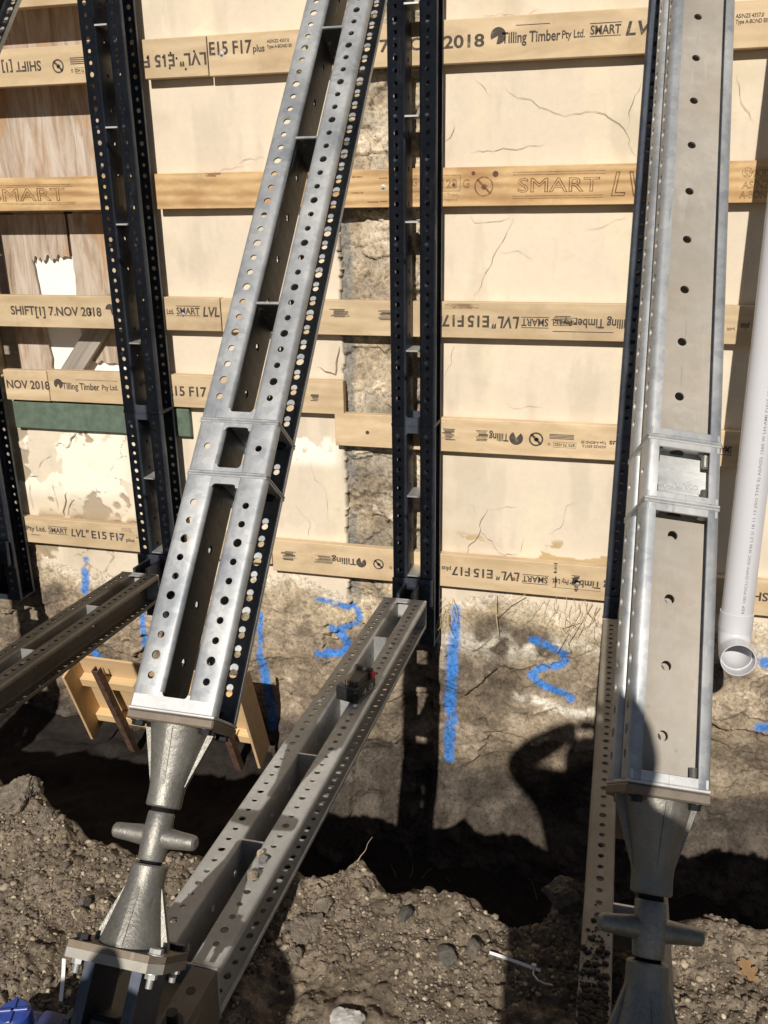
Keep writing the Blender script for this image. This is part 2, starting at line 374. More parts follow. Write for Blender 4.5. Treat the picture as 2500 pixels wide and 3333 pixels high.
# footing
fv = fbm(X*4, Z*5, 51, 6); fv2 = fbm(X*12, Z*12, 52, 5)
Cf = mixc(np.ones(X.shape+(3,))*np.array([.235, .178, .118]), (.34, .265, .18), sst(.45, .68, fv))
Cf = mixc(Cf, (.13, .10, .072), sst(.50, .36, fv)*.85); Cf = mixc(Cf, (.40, .32, .225), sst(.60, .68, fv2)*.5)
Cf = mixc(Cf, (.15, .115, .085), sst(.42, .34, fv2)*.6)
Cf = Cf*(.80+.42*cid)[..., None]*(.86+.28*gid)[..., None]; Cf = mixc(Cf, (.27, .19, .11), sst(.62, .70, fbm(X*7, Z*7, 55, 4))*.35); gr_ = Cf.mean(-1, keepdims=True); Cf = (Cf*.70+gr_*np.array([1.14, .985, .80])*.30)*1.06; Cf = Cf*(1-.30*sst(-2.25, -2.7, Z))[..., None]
upz = Z-ledge
Cf = mixc(Cf, (.50, .40, .27), sst(-.30, -.05, upz+.25*(fv-.5)))
wt = np.exp(-((Z+1.86-.05*np.sin(X*3)+.10*(fbm(X*3, X*0, 54)-.5))/.055)**2)
Cf = mixc(Cf, (.60, .54, .44), np.clip(wt*1.1, 0, 1)*sst(.40, .55, fv2)*sst(-1.1, -.6, X))
Cf = mixc(Cf, (.68, .58, .42), sst(.52, .56, fv2)*sst(-.20, -.02, upz))
wt2 = np.exp(-((Z+2.17+.35*(X+.15)*.3)/.02)**2)*sst(-.38, -.32, X)*sst(.10, .0, X)
Cf = mixc(Cf, (.72, .66, .56), np.clip(wt2*1.5, 0, 1)*sst(.35, .5, fv2))
Cf = mixc(Cf, (.08, .062, .048), crk*.55)
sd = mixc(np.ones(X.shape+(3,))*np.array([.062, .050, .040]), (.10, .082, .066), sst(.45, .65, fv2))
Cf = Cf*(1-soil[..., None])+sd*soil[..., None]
C = mixc(Cp, (0, 0, 0), np.zeros_like(X)); C = np.where(strip[..., None], Cs, C)
lowm = sst(.05, .25, low+.35*(fv2-.5))
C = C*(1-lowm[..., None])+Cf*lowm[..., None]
# sprayed blue survey marks
def stroke(pts, wid):
    P = [at(px, py, D) for px, py in pts]; d = np.full(X.shape, 9.0)
    for a, b in zip(P, P[1:]):
        ax, az, bx, bz = a.x, a.z, b.x, b.z; L2 = (bx-ax)**2+(bz-az)**2+1e-9
        t = np.clip(((X-ax)*(bx-ax)+(Z-az)*(bz-az))/L2, 0, 1)
        d = np.minimum(d, np.hypot(X-ax-t*(bx-ax), Z-az-t*(bz-az)))
    wid = wid*.84
    return sst(wid*1.45, wid*.40, d+.007*(fbm(X*26, Z*26, 61, 3)-.5)*2)
paint = np.zeros_like(X)
q = lambda x, y: (800+x*.6932, 1900+y*.6932)
for pts, wd in (
    ([q(340, 70), q(400, 82), q(470, 105), q(520, 130), q(538, 160), q(515, 192), q(450, 205), q(405, 198)], .017),
    ([q(440, 215), q(470, 255), q(480, 290), q(455, 315), q(350, 312)], .021),
    ([q(988, 115), q(988, 160), q(982, 250)], .024), ([q(980, 250), q(968, 340), q(975, 420), q(966, 500), q(958, 570), q(975, 610), q(962, 700), q(958, 800)], .030),
    ([q(1345, 258), q(1420, 290), q(1490, 330), q(1505, 365), q(1470, 388), q(1380, 400), q(1345, 425), q(1375, 465), q(1450, 495), q(1530, 522)], .021),
    ([q(70, 140), q(76, 230), q(80, 320)], .016), ([q(80, 330), q(100, 430), q(118, 540), q(135, 650)], .029),
    ([(282, 1820), (280, 1828)], .016), ([(277, 1860), (280, 1920)], .025),
    ([(470, 1990), (478, 2060), (485, 2130)], .016), ([(298, 2110), (322, 2150)], .022),
    ([(2490, 2150), (2530, 2155)], .03), ([(2470, 2360), (2530, 2362)], .024)):
    paint = np.maximum(paint, stroke(pts, wd))
paint = paint*sst(.25, .5, fbm(X*30, Z*30, 62, 4)+.28)
C = mixc(C, (.04, .22, .64), np.clip(paint*1.0, 0, .88)*sst(.22, .50, fbm(X*55, Z*55, 63, 3)+.10))
# window opening
hole = (X > -2.88) & (X < -1.965) & (Z > -.78) & (Z < 1.5)
V = np.stack([X, Yw, Z], -1).reshape(-1, 3); Cv = C.reshape(-1, 3)
nz, nx = X.shape
idx = np.arange(nz*nx).reshape(nz, nx)
quads = np.stack([idx[:-1, :-1], idx[1:, :-1], idx[1:, 1:], idx[:-1, 1:]], -1)
mid = lambda A: A[:-1, :-1]
hq = mid(hole); sq = mid(strip) & (mid(low) < .02); fq = mid(low) >= .02
wall = tag(empty('masonry_wall', Matrix.Translation((-.9, D, -1.6))), 'cream rendered masonry wall with a bare stone strip and brown stone footing', 'wall')
def wall_part(name, mask, mat):
    f = quads[mask]; u, inv = np.unique(f.ravel(), return_inverse=True)
    o = np_mesh(name, V[u]-np.array([-.9, D, -1.6]), inv.reshape(-1, 4), mat, wall, Cv[u]); return o
wall_part('render_coat', ~hq & ~sq & ~fq, M_PLASTER)
wall_part('exposed_stone', sq & ~hq, M_STONE)
wall_part('footing', fq, M_STONE)
def local(o, parent):                              # keep world coordinates under an Empty that is only translated
    o.matrix_parent_inverse = parent.matrix_world.inverted(); return o
# window reveal (sides, sill, head) behind the opening
bm = bmesh.new()
bm_box(bm, (-2.93, D+.004, -.83), (-2.8805, 3.74, 1.55)); bm_box(bm, (-1.9645, D+.004, -.83), (-1.915, 3.74, 1.55))
bm_box(bm, (-2.88, D+.004, -.83), (-1.965, 3.74, -.781)); bm_box(bm, (-2.88, D+.004, 1.501), (-1.965, 3.74, 1.55))
o = finish(bm, 'window_reveal', plain('reveal_render', (.60, .48, .33), .9, 0, .1, 12, .1), wall); local(o, wall)
# body of the wall behind
bm = bmesh.new(); bm_box(bm, (-4.6, 3.80, -3.5), (2.6, 4.1, 2.4))
bm_box(bm, (-4.6, 3.66, 2.25), (2.6, 3.80, 2.4)); bm_box(bm, (-4.6, 3.66, -3.5), (-4.5, 3.80, 2.25)); bm_box(bm, (2.5, 3.66, -3.5), (2.6, 3.80, 2.25))
o = finish(bm, 'wall_core', plain('core_masonry', (.35, .28, .2), .9), wall); local(o, wall)

# hairline cracks in the render: narrow jagged ribbons
def crack(pts, wd=.0028, seed=1):
    rnd = random.Random(seed); P = [at(a, b, D) for a, b in pts]; Q = []
    for a, b in zip(P, P[1:]):
        k = max(2, int((b-a).length/.018))
        for i in range(k):
            p = a.lerp(b, i/k); Q.append((p.x+rnd.uniform(-.005, .005), p.z+rnd.uniform(-.005, .005)))
    Q.append((P[-1].x, P[-1].z)); bm = bmesh.new(); prev = None; m = len(Q)
    for i, (x, z) in enumerate(Q):
        a = Q[max(i-1, 0)]; b = Q[min(i+1, m-1)]; dx, dz = b[0]-a[0], b[1]-a[1]; L = math.hypot(dx, dz)+1e-9
        h = wd*.27*(.25+.9*rnd.random())*min(1, .3+3*min(i, m-1-i)/m)
        e = (bm.verts.new((x-dz/L*h, D-.0062, z+dx/L*h)), bm.verts.new((x+dz/L*h, D-.0062, z-dx/L*h)))
        if prev: bm.faces.new((prev[0], prev[1], e[1], e[0]))
        prev = e
    o = finish(bm, 'crack', M_CRACK, wall, smooth=0); local(o, wall)
q = lambda x, y: (1250+x*.7535, y*.7535); q4 = lambda x, y: (1250+x*.7535, 830+y*.7535); q8 = lambda x, y: (1400+x*.4068, 1300+y*.4068)
for k, (pts, wd) in enumerate((
    ([q(520, 380), q(575, 420), q(632, 430), q(690, 475), q(760, 497), q(850, 495), q(905, 475), q(975, 505), q(1040, 555), q(1058, 600), q(1065, 640), q(1092, 675)], .0036),
    ([q(1115, 362), q(1085, 410), q(1062, 480), q(1050, 560)], .0028), ([q(365, 657), q(490, 648), q(600, 638), q(700, 620)], .0032),
    ([q(430, 70), q(530, 60), q(590, 75), q(670, 42)], .003), ([q(300, 520), q(310, 545), q(285, 590), q(262, 610)], .003), ([q(395, 350), q(470, 418)], .0022),
    ([q(370, 935), q(400, 965), q(480, 960), q(555, 940)], .0026), ([q(560, 935), q(530, 1020), q4(470, 8), q4(420, 130), q4(375, 205)], .003),
    ([q(870, 1000), q(960, 970), q(1050, 935)], .0022), ([q4(305, 390), q4(290, 460), q4(262, 525)], .003), ([q(1520, 320), q(1545, 450), q(1600, 525)], .0026),
    ([q(1430, 160), q(1445, 210)], .002), ([q(500, 1090), q(580, 1085), q4(640, 20)], .002),
    ([q8(300, 1235), q8(310, 1170), q8(395, 1080), q8(405, 1000), q8(430, 930), q8(465, 870)], .006), ([q8(405, 1060), q8(490, 1130), q8(525, 1190), q8(590, 1240), q8(700, 1230)], .005),
    ([q8(465, 870), q8(540, 865), q8(690, 855)], .0022), ([q8(1165, 815), q8(1095, 850), q8(1075, 950), q8(1040, 1030), q8(940, 1080)], .0026), ([q8(710, 1230), q8(750, 1105)], .0024),
    ([q8(640, 60), q8(720, 70), q8(800, 45), q8(910, 70)], .0022), ([q8(300, 830), q8(350, 850), q8(375, 930)], .002),
    ([(770, 540), (800, 520), (862, 512)], .003), ([(700, 560), (760, 545), (820, 530)], .002),
    ([(1030, 1190), (1062, 1205), (1090, 1215), (1100, 1150), (1105, 1125)], .010), ([(1000, 1480), (1030, 1560), (1060, 1590), (1070, 1700)], .002), ([(960, 1640), (1010, 1700), (1000, 1760)], .002),
    ([(215, 1460), (235, 1430), (250, 1405)], .012), ([(172, 1560), (178, 1600), (190, 1660)], .004), ([(208, 1690), (212, 1640), (218, 1600)], .009), ([(220, 1680), (230, 1640), (243, 1625)], .016),
    ([(180, 1452), (190, 1440), (210, 1448)], .009), ([(95, 1550), (125, 1548)], .012), ([(100, 1560), (100, 1610), (112, 1660)], .004), ([(130, 1520), (140, 1500), (168, 1480)], .005))):
    crack(pts, wd, k)

# boards in the window opening
def board(name, lo, hi, mat, bevel=.002, parent=None, M=None):
    bm = bmesh.new(); c = [(a+b)/2 for a, b in zip(lo, hi)]
    bm_box(bm, [a-k for a, k in zip(lo, c)], [b-k for b, k in zip(hi, c)], bevel)
    o = finish(bm, name, mat, parent, Matrix.Translation(c) if M is None else M); return o
def torn_sheet(name, outline, y0, y1, mat):
    cx = sum(p[0] for p in outline)/len(outline); cz = sum(p[1] for p in outline)/len(outline)
    bm = bmesh.new(); bm_prism(bm, [(x-cx, z-cz) for x, z in outline], lambda p, y: (p[0], y, p[1]), y0-(y0+y1)/2, y1-(y0+y1)/2)
    return finish(bm, name, mat, None, Matrix.Translation((cx, (y0+y1)/2, cz)), 0)
rt = random.Random(3)
def jag(x0, z0, x1, z1, n, amp, sx=0, sz=1):
    return [(x0+(x1-x0)*i/n+sx*rt.uniform(-amp, amp), z0+(z1-z0)*i/n+sz*rt.uniform(-amp, amp)) for i in range(1, n)]
tag(torn_sheet('plywood_sheet', [(-2.80, 1.45), (-2.80, -.045)]+jag(-2.80, -.045, -1.97, -.045, 20, .003)+[(-1.97, -.045), (-1.97, 1.45)], 3.6755, 3.6875, M_PLY), 'weathered brown plywood sheet, upper one, between and above the two highest boards', 'plywood sheet', 'plywood sheets closing the window opening')
ol = [(-2.78, -.052), (-2.78, -.77), (-2.60, -.77)]+jag(-2.60, -.77, -2.632, -.25, 14, .006, 1, 0)+[(-2.632, -.245)]+jag(-2.632, -.245, -2.434, -.235, 22, .014)+[(-2.434, -.235), (-2.434, -.052)]
tag(torn_sheet('plywood_sheet', ol, 3.676, 3.688, M_PLY), 'weathered brown plywood sheet with a torn hole over white, left one in the window opening', 'plywood sheet', 'plywood sheets closing the window opening')
ol = [(-2.418, -.052), (-2.418, -.23)]+jag(-2.418, -.23, -2.424, -.70, 16, .004, 1, 0)+[(-2.424, -.70)]+jag(-2.424, -.70, -1.97, -.72, 20, .012)+[(-1.97, -.72), (-1.97, -.052)]
tag(torn_sheet('plywood_sheet', ol, 3.674, 3.686, M_PLY), 'weathered brown plywood sheet behind the soldier post, right of the torn hole', 'plywood sheet', 'plywood sheets closing the window opening')
bm = bmesh.new(); bm_prism(bm, [(-.09, -.30), (.02, -.30), (.034, -.2), (.022, -.08), (.03, .02), (.016, .02), (-.004, -.03), (-.02, -.14), (-.05, -.20)], lambda p, y: (p[0], y, p[1]), -.0006, .0006)
tag(board('white_panel', (-2.705, 3.694, -.77), (-1.975, 3.70, 1.45), M_WHITE), 'white painted panel showing through the torn hole in the plywood', 'panel'); bm.free()
tag(board('gap_shade_strip', (-2.447, 3.6885, -.232), (-2.405, 3.6935, -.02), plain('gap_shade_dark', (.055, .035, .024), .9, 0, .3, 30, .2)), 'dark narrow strip added as shade in the gap between the plywood sheets', 'timber')  # dark strip standing in for the shade between the sheets
tag(board('backing_board', (-2.87, 3.694, -.77), (-2.706, 3.70, 1.45), M_OLD), 'old backing board behind the left plywood sheet', 'timber')
MM = Matrix.Translation((-2.44, 3.655, -.70)) @ Matrix.Rotation(-R(50), 4, 'Y')
bm = bmesh.new(); bm_box(bm, (-.20, -.017, -.046), (.36, .017, .046), .002)
tag(finish(bm, 'diagonal_timber', M_OLD, None, MM), 'grey weathered timber propped diagonally across the plywood', 'timber')
bm = bmesh.new(); bm_box(bm, (-.455, -.014, -.065), (.455, .014, .065), .004)
tag(finish(bm, 'painted_beam', M_GREEN, None, Matrix.Translation((-2.298, 3.556, -.944))), 'dark green painted beam under the window opening', 'beam')

# ------------------------------------------------------------------ LVL boards with their printing
def text_mesh(s, outline=False, bold=.026, italic=False):
    cu = bpy.data.curves.new('t', 'FONT'); cu.body = s; cu.size = 1; cu.resolution_u = 3
    if outline: cu.fill_mode = 'NONE'; cu.bevel_depth = .018; cu.bevel_resolution = 0
    else: cu.offset = bold; cu.fill_mode = 'FRONT'
    if italic: cu.shear = .18
    o = bpy.data.objects.new('t', cu); col.objects.link(o)
    dg = bpy.context.evaluated_depsgraph_get(); me = bpy.data.meshes.new_from_object(o.evaluated_get(dg))
    bpy.data.objects.remove(o); bpy.data.curves.remove(cu)
    n = len(me.vertices); v = np.zeros(n*3, np.float32); me.vertices.foreach_get('co', v); v = v.reshape(-1, 3)
    f = [tuple(p.vertices) for p in me.polygons]; bpy.data.meshes.remove(me)
    return v, f
class Print:
    def __init__(s): s.v = []; s.f = []
    def add(s, v, f):
        b = len(s.v); s.v += [tuple(x) for x in v]; s.f += [tuple(i+b for i in p) for p in f]
    def text(s, t, xa, xb, zc, cap, flip=False, outline=False, italic=False, bold=.026):
        v, f = text_mesh(t, outline, bold, italic)
        lo, hi = v.min(0), v.max(0); sx = abs(xb-xa)/(hi[0]-lo[0]); sz = cap/.70
        x = (v[:, 0]-lo[0])*sx; z = (v[:, 1]-.35)*sz; y = v[:, 2]*sz
        if flip: s.add(np.stack([max(xa, xb)-x, y, zc-z], 1), f)
        else: s.add(np.stack([min(xa, xb)+x, y, zc+z], 1), f)
    def bar(s, xa, xb, zc, h):
        s.add([(xa, 0, zc-h/2), (xb, 0, zc-h/2), (xb, 0, zc+h/2), (xa, 0, zc+h/2)], [(0, 1, 2, 3)])
    def disc(s, x, z, r, cut=None, n=28):
        s.add([(x, 0, z)]+[(x+r*math.cos(2*PI*k/n), 0, z+r*math.sin(2*PI*k/n)) for k in range(n)], [(0, k+1, (k+1) % n+1) for k in range(n) if not (cut and cut[0] <= k < cut[1])])
    def ring(s, x, z, r, w_, slash=True, n=28, fill=True):
        v = [];
        for k in range(n):
            a = 2*PI*k/n; v += [(x+r*math.cos(a), 0, z+r*math.sin(a)), (x+(r-w_)*math.cos(a), 0, z+(r-w_)*math.sin(a))]
        s.add(v, [(2*k, 2*((k+1) % n), 2*((k+1) % n)+1, 2*k+1) for k in range(n)])
        if slash:
            d = r*.72; t = w_*.5
            s.add([(x-d-t, 0, z+d-t), (x-d+t, 0, z+d+t), (x+d+t, 0, z-d+t), (x+d-t, 0, z-d-t)], [(0, 3, 2, 1)])
        if fill:
            s.add([(x-r*.35, 0, z-r*.1), (x, 0, z-r*.38), (x+r*.45, 0, z+r*.05), (x+r*.1, 0, z+r*.3)], [(0, 1, 2, 3)])
    def box(s, xa, xb, za, zb, t):
        s.bar(xa, xb, za, t); s.bar(xa, xb, zb, t); h = zb-za
        for x in (xa, xb): s.add([(x-t/2, 0, za), (x+t/2, 0, za), (x+t/2, 0, zb), (x-t/2, 0, zb)], [(0, 1, 2, 3)])
    def smear(s, xa, xb, za, zb, seed, n=9):
        rd = random.Random(seed)
        for k in range(n):
            z = za+(zb-za)*(k+.5)/n; a = xa+rd.uniform(0, .3)*(xb-xa); b = xb-rd.uniform(0, .3)*(xb-xa)
            s.bar(a, b, z, abs(zb-za)/n*rd.uniform(.35, .95))
    def build(s, parent, mat, name='printed_stamp'):
        if not s.v: return
        me = bpy.data.meshes.new(name); p = parent.location
        me.from_pydata([(x-p.x, y+YB-.0007-p.y, z-p.z) for x, y, z in s.v], [], s.f); me.update()
        return link_mesh(name, me, mat, parent)
GB = 'timber boards fixed across the wall'
def lvl(x0, x1, z0, z1, label, mat=None, y=0):
    o = board('timber_board', (x0, YB+y, z0), (x1, D-.0075+y*0, z1), mat or M_LVL, .0022)
    return tag(o, label, 'timber board', GB)
def screw(parent, px, py, Y=YB):
    p = at(px, py, Y); bm = bmesh.new()
    bm_lathe(bm, [(0, .007), (.004, .0068), (.0055, .005), (.0055, .0015), (.0095, .001), (.0095, -.001), (0, -.001)], 12, Matrix.Rotation(R(90), 4, 'X'))
    o = finish(bm, 'screw', M_BRIGHT, parent, Matrix.Translation(p-parent.location)); return o
xa = lambda px, py: at(px, py, YB).x
INV = True
b = lvl(-2.75, -1.95, .731, .87, 'pale timber board with only its lower edge showing, top left corner')
b = lvl(-2.95, -1.955, .449, .588, 'pale timber board printed SHIFT upside down over the upper plywood')
p = Print(); x = lambda v: xa(v, 230)
p.text('SHIFT [1]', x(8), x(136), .520, .036, True); p.ring(x(191), .515, .026, .006); p.text('873 73 H2S  G', x(232), x(292), .495, .012, True); p.box(x(245), x(292), .485, .505, .0012)
for k in range(4): p.bar(x(232), x(285), .520+k*.007, .0035)
p.build(b, M_INK)
b = lvl(-1.893, -1.621, .451, .591, 'short pale timber board with nail holes printed LVL E15 upside down')
p = Print(); x = lambda v: xa(v, 195)
p.text('LVL" E15 F', x(468), x(672), .512, .042, True); p.build(b, M_INK)
p = Print()
for h in ((480, 188), (531, 186), (575, 190), (632, 167), (555, 172), (553, 222), (605, 225)):
    c = at(*h, YB); p.disc(c.x, c.z, .0045, n=10)
p.build(b, M_BLACK, 'nail_hole')
b = lvl(-1.617, .92, .449, .592, 'long pale top timber board printed with the timber merchant name and SMART LVL')
p = Print(); x = lambda v: xa(v, 150)
p.text('E15 F17', x(680), x(820), .545, .044); p.text('plus', x(823), x(861), .537, .024); p.text('AS/NZS 4357.0', x(869), x(942), .558, .011); p.text('Type A-BOND E0', x(869), x(950), .540, .011)
p.text('SHIFT 1  7.NOV 2018', x(1010)-.02, xa(1577, 125), .52, .040); p.disc(xa(1622, 110), .531, .0275, (16, 20)); p.text('Tilling Timber', xa(1634, 110), xa(1825, 105), .523, .034); p.text('Pty Ltd.', xa(1830, 100), xa(1905, 100), .523, .025)
p.text('SMART', xa(1922, 90), xa(2022, 90), .531, .028); p.bar(xa(1920, 80), xa(2024, 75), .551, .003); p.bar(xa(1920, 105), xa(2022, 103), .511, .003)
p.text('LVL', xa(2038, 85), xa(2150, 80), .530, .042, italic=True); p.text('AS/NZS 4357.0', xa(2394, 60), xa(2486, 60), .547, .012); p.text('Type A-BOND E0', xa(2394, 75), xa(2498, 75), .530, .012)
p.bar(xa(1680, 75), xa(1790, 73), .560, .0025); p.build(b, M_INK); screw(b, 721, 176)
b = lvl(-3.1, -1.955, -.036, .098, 'orange grained timber board printed with outline SMART lettering at the left edge', M_LVLO)
p = Print(); x = lambda v: xa(v, 630)
p.text('SMART', x(-30), x(212), .030, .050, outline=True); p.bar(x(-40), x(232), .068, .0022); p.bar(x(-40), x(240), .061, .0022); p.bar(x(-40), x(245), -.004, .0022); p.bar(x(-40), x(240), -.010, .0022)
p.build(b, M_FAINT)
b = lvl(-1.894, -1.235, -.036, .101, 'orange flame grained timber board without printing, beside the tall left post', M_LVLO)
p = Print(); p.smear(xa(668, 580), xa(705, 570), .085, .099, 4, 4); p.smear(xa(690, 568), xa(720, 566), .092, .100, 9, 3); p.build(b, M_FAINT)
b = lvl(-1.232, .95, -.040, .099, 'long orange timber board with knots and faint outline SMART printing', M_LVLO)
p = Print()
q2 = lambda u, v: at(1050+u*.384, 250+v*.384, YB)
for u0, u1, v in ((250, 340, 850), (480, 550, 860), (245, 345, 985), (380, 475, 1062), (487, 552, 1057)): p.bar(q2(u0, v).x, q2(u1, v).x, q2(u0, v).z, .005)
x = lambda v: xa(v, 605)
p.text('G', x(1340), x(1358), .05, .03, outline=True); p.text('128', x(1440), x(1488), .042, .03, outline=True); p.text('G', x(1506), x(1528), .042, .03, outline=True); p.box(x(1330), x(1498), .016, .072, .002)
p.text('of Tropic,', x(1440), x(1496), .003, .012, bold=0); p.text('required', x(1444), x(1490), -.014, .012, bold=0); p.text('s pro', x(1340), x(1370), .003, .012, bold=0)
p.ring(x(1575), .030, .036, .0055)
p.text('SMART', x(1685), x(1952), .032, .048, outline=True); p.bar(x(1668), x(1970), .077, .0022); p.bar(x(1668), x(1970), .068, .0022); p.bar(x(1668), x(1965), -.006, .0022); p.bar(x(1668), x(1965), -.014, .0022)
p.text('LVL', x(1990), x(2150), .032, .082, outline=True, italic=True)
p.text('SMKB22', x(2418), x(2520), .058, .022, outline=True); p.text('AS/NZS', x(2415), x(2520), .020, .024, outline=True); p.text('A-BOND', x(2410), x(2520), -.012, .024, outline=True); p.ring(x(2428), .060, .017, .002, False, fill=False)
p.build(b, M_FAINT); screw(b, 1247, 609)
for (u, v, r) in ((1541, 564, .0075), (1613, 566, .011), (1477, 602, .006)):
    c = at(u, v, YB-.0006); bm = bmesh.new(); bm_lathe(bm, [(0, 0), (r, 0)], 14, Matrix.Rotation(R(90), 4, 'X')); finish(bm, 'knot', plain('knot_wood', (.11, .05, .025), .7), b, Matrix.Translation(c-b.location))
b = lvl(-3.1, -1.646, -.531, -.391, 'pale timber board printed SHIFT 1 7 NOV 2018 below the torn plywood')
p = Print(); x = lambda v: xa(v, 1013)
p.text('SHIFT', x(36), x(113), -.457, .038); p.text('[1]', x(115), x(147), -.459, .038, bold=.03); p.text('7.NOV 2018', x(159), x(330), -.458, .038); p.disc(x(360), -.447, .024, (14, 22))
p.text('Ltd.', x(543), x(566), -.450, .022); p.text('SMART', x(575), x(650), -.447, .028); p.bar(x(574), x(652), -.427, .003); p.bar(x(574), x(650), -.467, .003); p.text('LVL', x(660), x(714), -.449, .040, italic=True)
p.smear(x(288), x(300), -.475, -.440, 5, 6); p.build(b, M_INK); screw(b, 596, 1024)
b = lvl(-1.642, .95, -.534, -.394, 'long middle timber board printed upside down with merchant name, LVL E15 F17')
p = Print(); x = lambda v: xa(v, 1050)
p.smear(x(1072), x(1140), -.462, -.428, 6); p.smear(x(1230), x(1300), -.470, -.430, 7); p.text('plus', x(1408), x(1440), -.470, .022, True)
p.text('F17', x(1438), x(1510), -.468, .044, True); p.text('E15', x(1522), x(1592), -.468, .044, True); p.text('LVL"', x(1600), x(1690), -.470, .044, True, italic=True); p.text('SMART', x(1697), x(1785), -.468, .028, True); p.bar(x(1697), x(1787), -.488, .003); p.bar(x(1697), x(1787), -.448, .003)
p.text('Pty Ltd.', x(1795), x(1862), -.466, .024, True); p.text('Tilling Timber', x(1866), x(2058), -.468, .034, True); p.smear(x(1795), x(1880), -.480, -.440, 8, 7); p.bar(x(1800), x(2000), -.500, .003)
p.text('plus', x(2412), x(2440), -.468, .022, True); p.text('Type A-BOND', x(2368), x(2396), -.478, .010, True); p.build(b, M_INK)
p = Print(); p.smear(x(1440), x(1560), -.400, -.420, 12, 7); p.build(b, M_FAINT, 'dirt_mark')
b = lvl(-2.763, -2.532, -.870, -.729, 'short pale timber board end printed NOV 2018 above the green beam')
p = Print(); x = lambda v: xa(v, 1262)
p.text('NOV 2018', x(24), x(163), -.795, .038); p.build(b, M_INK)
b = lvl(-2.529, -1.113, -.868, -.724, 'pale timber board printed with merchant name, ending at the bare stone strip')
p = Print()
p.disc(x(192), -.785, .023, (18, 22)); p.text('Tilling Timber', x(204), x(324), -.793, .030); p.text('Pty Ltd.', x(332), x(384), -.793, .023); p.bar(x(250), x(385), -.763, .002)
p.text('E15 F17', x(545), x(672), -.795, .042); p.text('plus', x(676), x(706), -.802, .022); p.smear(xa(1010, 1295), xa(1040, 1295), -.815, -.785, 14, 6); p.build(b, M_INK)
b = lvl(-1.155, .95, -1.004, -.863, 'pale timber board with a bolt hole across the lower stone strip, printed 873 73 H2S')
p = Print(); x = lambda v: xa(v, 1430)
p.disc(xa(1196, 1405), -.940, .0085, n=14); p.smear(x(1436), x(1482), -.955, -.905, 15); p.smear(x(1545), x(1592), -.952, -.905, 16); p.text('Tilling', x(1592), x(1655), -.932, .032, True); p.disc(x(1680), -.932, .028, (4, 9)); p.ring(x(1745), -.932, .029, .007)
for k in range(4): p.bar(x(1788), x(1868), -.925+k*.0055, .0032)
p.text('G', x(1784), x(1793), -.950, .010, True); p.text('873 73 H2S', x(1806), x(1872), -.950, .012, True); p.box(x(1802), x(1876), -.961, -.939, .0014)
p.text('Type A-BOND E0', x(1892), x(1975), -.934, .011, True); p.text('AS/NZS 4357.0', x(1897), x(1975), -.950, .011, True); p.text('plus', x(1984), x(2032), -.934, .022, True)
p.text('SMART', x(2330), x(2386), -.935, .026, True); p.bar(x(2330), x(2388), -.955, .003); p.build(b, M_INK)
b = lvl(-3.1, -1.48, -1.588, -1.455, 'pale timber board printed LVL E15 F17 with pencilled 850, below the peeling wall')
p = Print(); x = lambda v: xa(v, 1725)
p.text('Timber Pty Ltd.', x(20), x(150), -1.512, .024); p.text('SMART', x(158), x(219), -1.512, .026); p.bar(x(157), x(220), -1.493, .003); p.bar(x(157), x(221), -1.531, .003); p.text('LVL"', x(230), x(289), -1.516, .038, italic=True)
p.text('E15', x(296), x(345), -1.517, .038); p.text('F17', x(356), x(404), -1.518, .038); p.text('plus', x(407), x(434), -1.528, .018); p.bar(x(100), x(128), -1.545, .003); p.text('AS/NZS', x(440), x(470), -1.512, .009); p.build(b, M_INK)
p = Print(); p.text('850', x(395), x(428), -1.478, .018, outline=True); p.bar(x(418), x(436), -1.489, .0015); p.build(b, M_FAINT, 'pencil_mark'); screw(b, 391, 1750)
b = lvl(-1.477, .98, -1.618, -1.466, 'long lowest timber board, knotted and dirt splashed, printed LVL E15 F17 upside down')
p = Print(); x = lambda v: xa(v, 1870)
x1_ = lambda v: xa(v, 1828)
p.smear(x1_(915), x1_(968), -1.560, -1.515, 17); p.smear(x1_(1020), x1_(1095), -1.560, -1.520, 18); p.text('Tilling', x1_(1080), x1_(1160), -1.540, .030, True); p.disc(x1_(1176), -1.540, .0235, (4, 8)); p.ring(x1_(1232), -1.540, .0245, .006); p.text('G', x1_(1268), x1_(1277), -1.552, .012, True)
p.text('plus', x(1438), x(1468), -1.533, .020, True); p.text('F17', x(1470), x(1530), -1.540, .040, True); p.text('E15', x(1541), x(1604), -1.541, .040, True); p.text('LVL"', x(1614), x(1692), -1.543, .040, True, italic=True); p.text('SMART', x(1700), x(1784), -1.547, .028, True); p.bar(x(1700), x(1786), -1.527, .003); p.bar(x(1700), x(1786), -1.567, .003)
p.text('Pty Ltd.', x(1797), x(1852), -1.546, .022, True); p.text('Tilling Timber', x(1856), x(2050), -1.548, .032, True); p.bar(x(1800), x(1960), -1.575, .002); p.text('SH', xa(2447, 1950), xa(2500, 1950), -1.535, .036, True); p.build(b, M_INK); screw(b, 1880, 1902)
c = at(1672, 1885, YB-.0006); bm = bmesh.new(); bm_lathe(bm, [(0, 0), (.009, 0)], 14, Matrix.Rotation(R(90), 4, 'X')); finish(bm, 'knot', plain('pale_knot_wood', (.28, .13, .05), .7), b, Matrix.Translation(c-b.location))
p = Print()
for sx, sy, ex, sd in ((1802, 1845, 1815, 31), (1860, 1885, 1890, 32), (1805, 1890, 1812, 33), (1868, 1905, 1885, 34)): p.smear(xa(sx, sy), xa(ex, sy), at(sx, sy-14, YB).z, at(sx, sy+20, YB).z, sd, 8)
p.build(b, M_BLACK, 'dirt_mark')

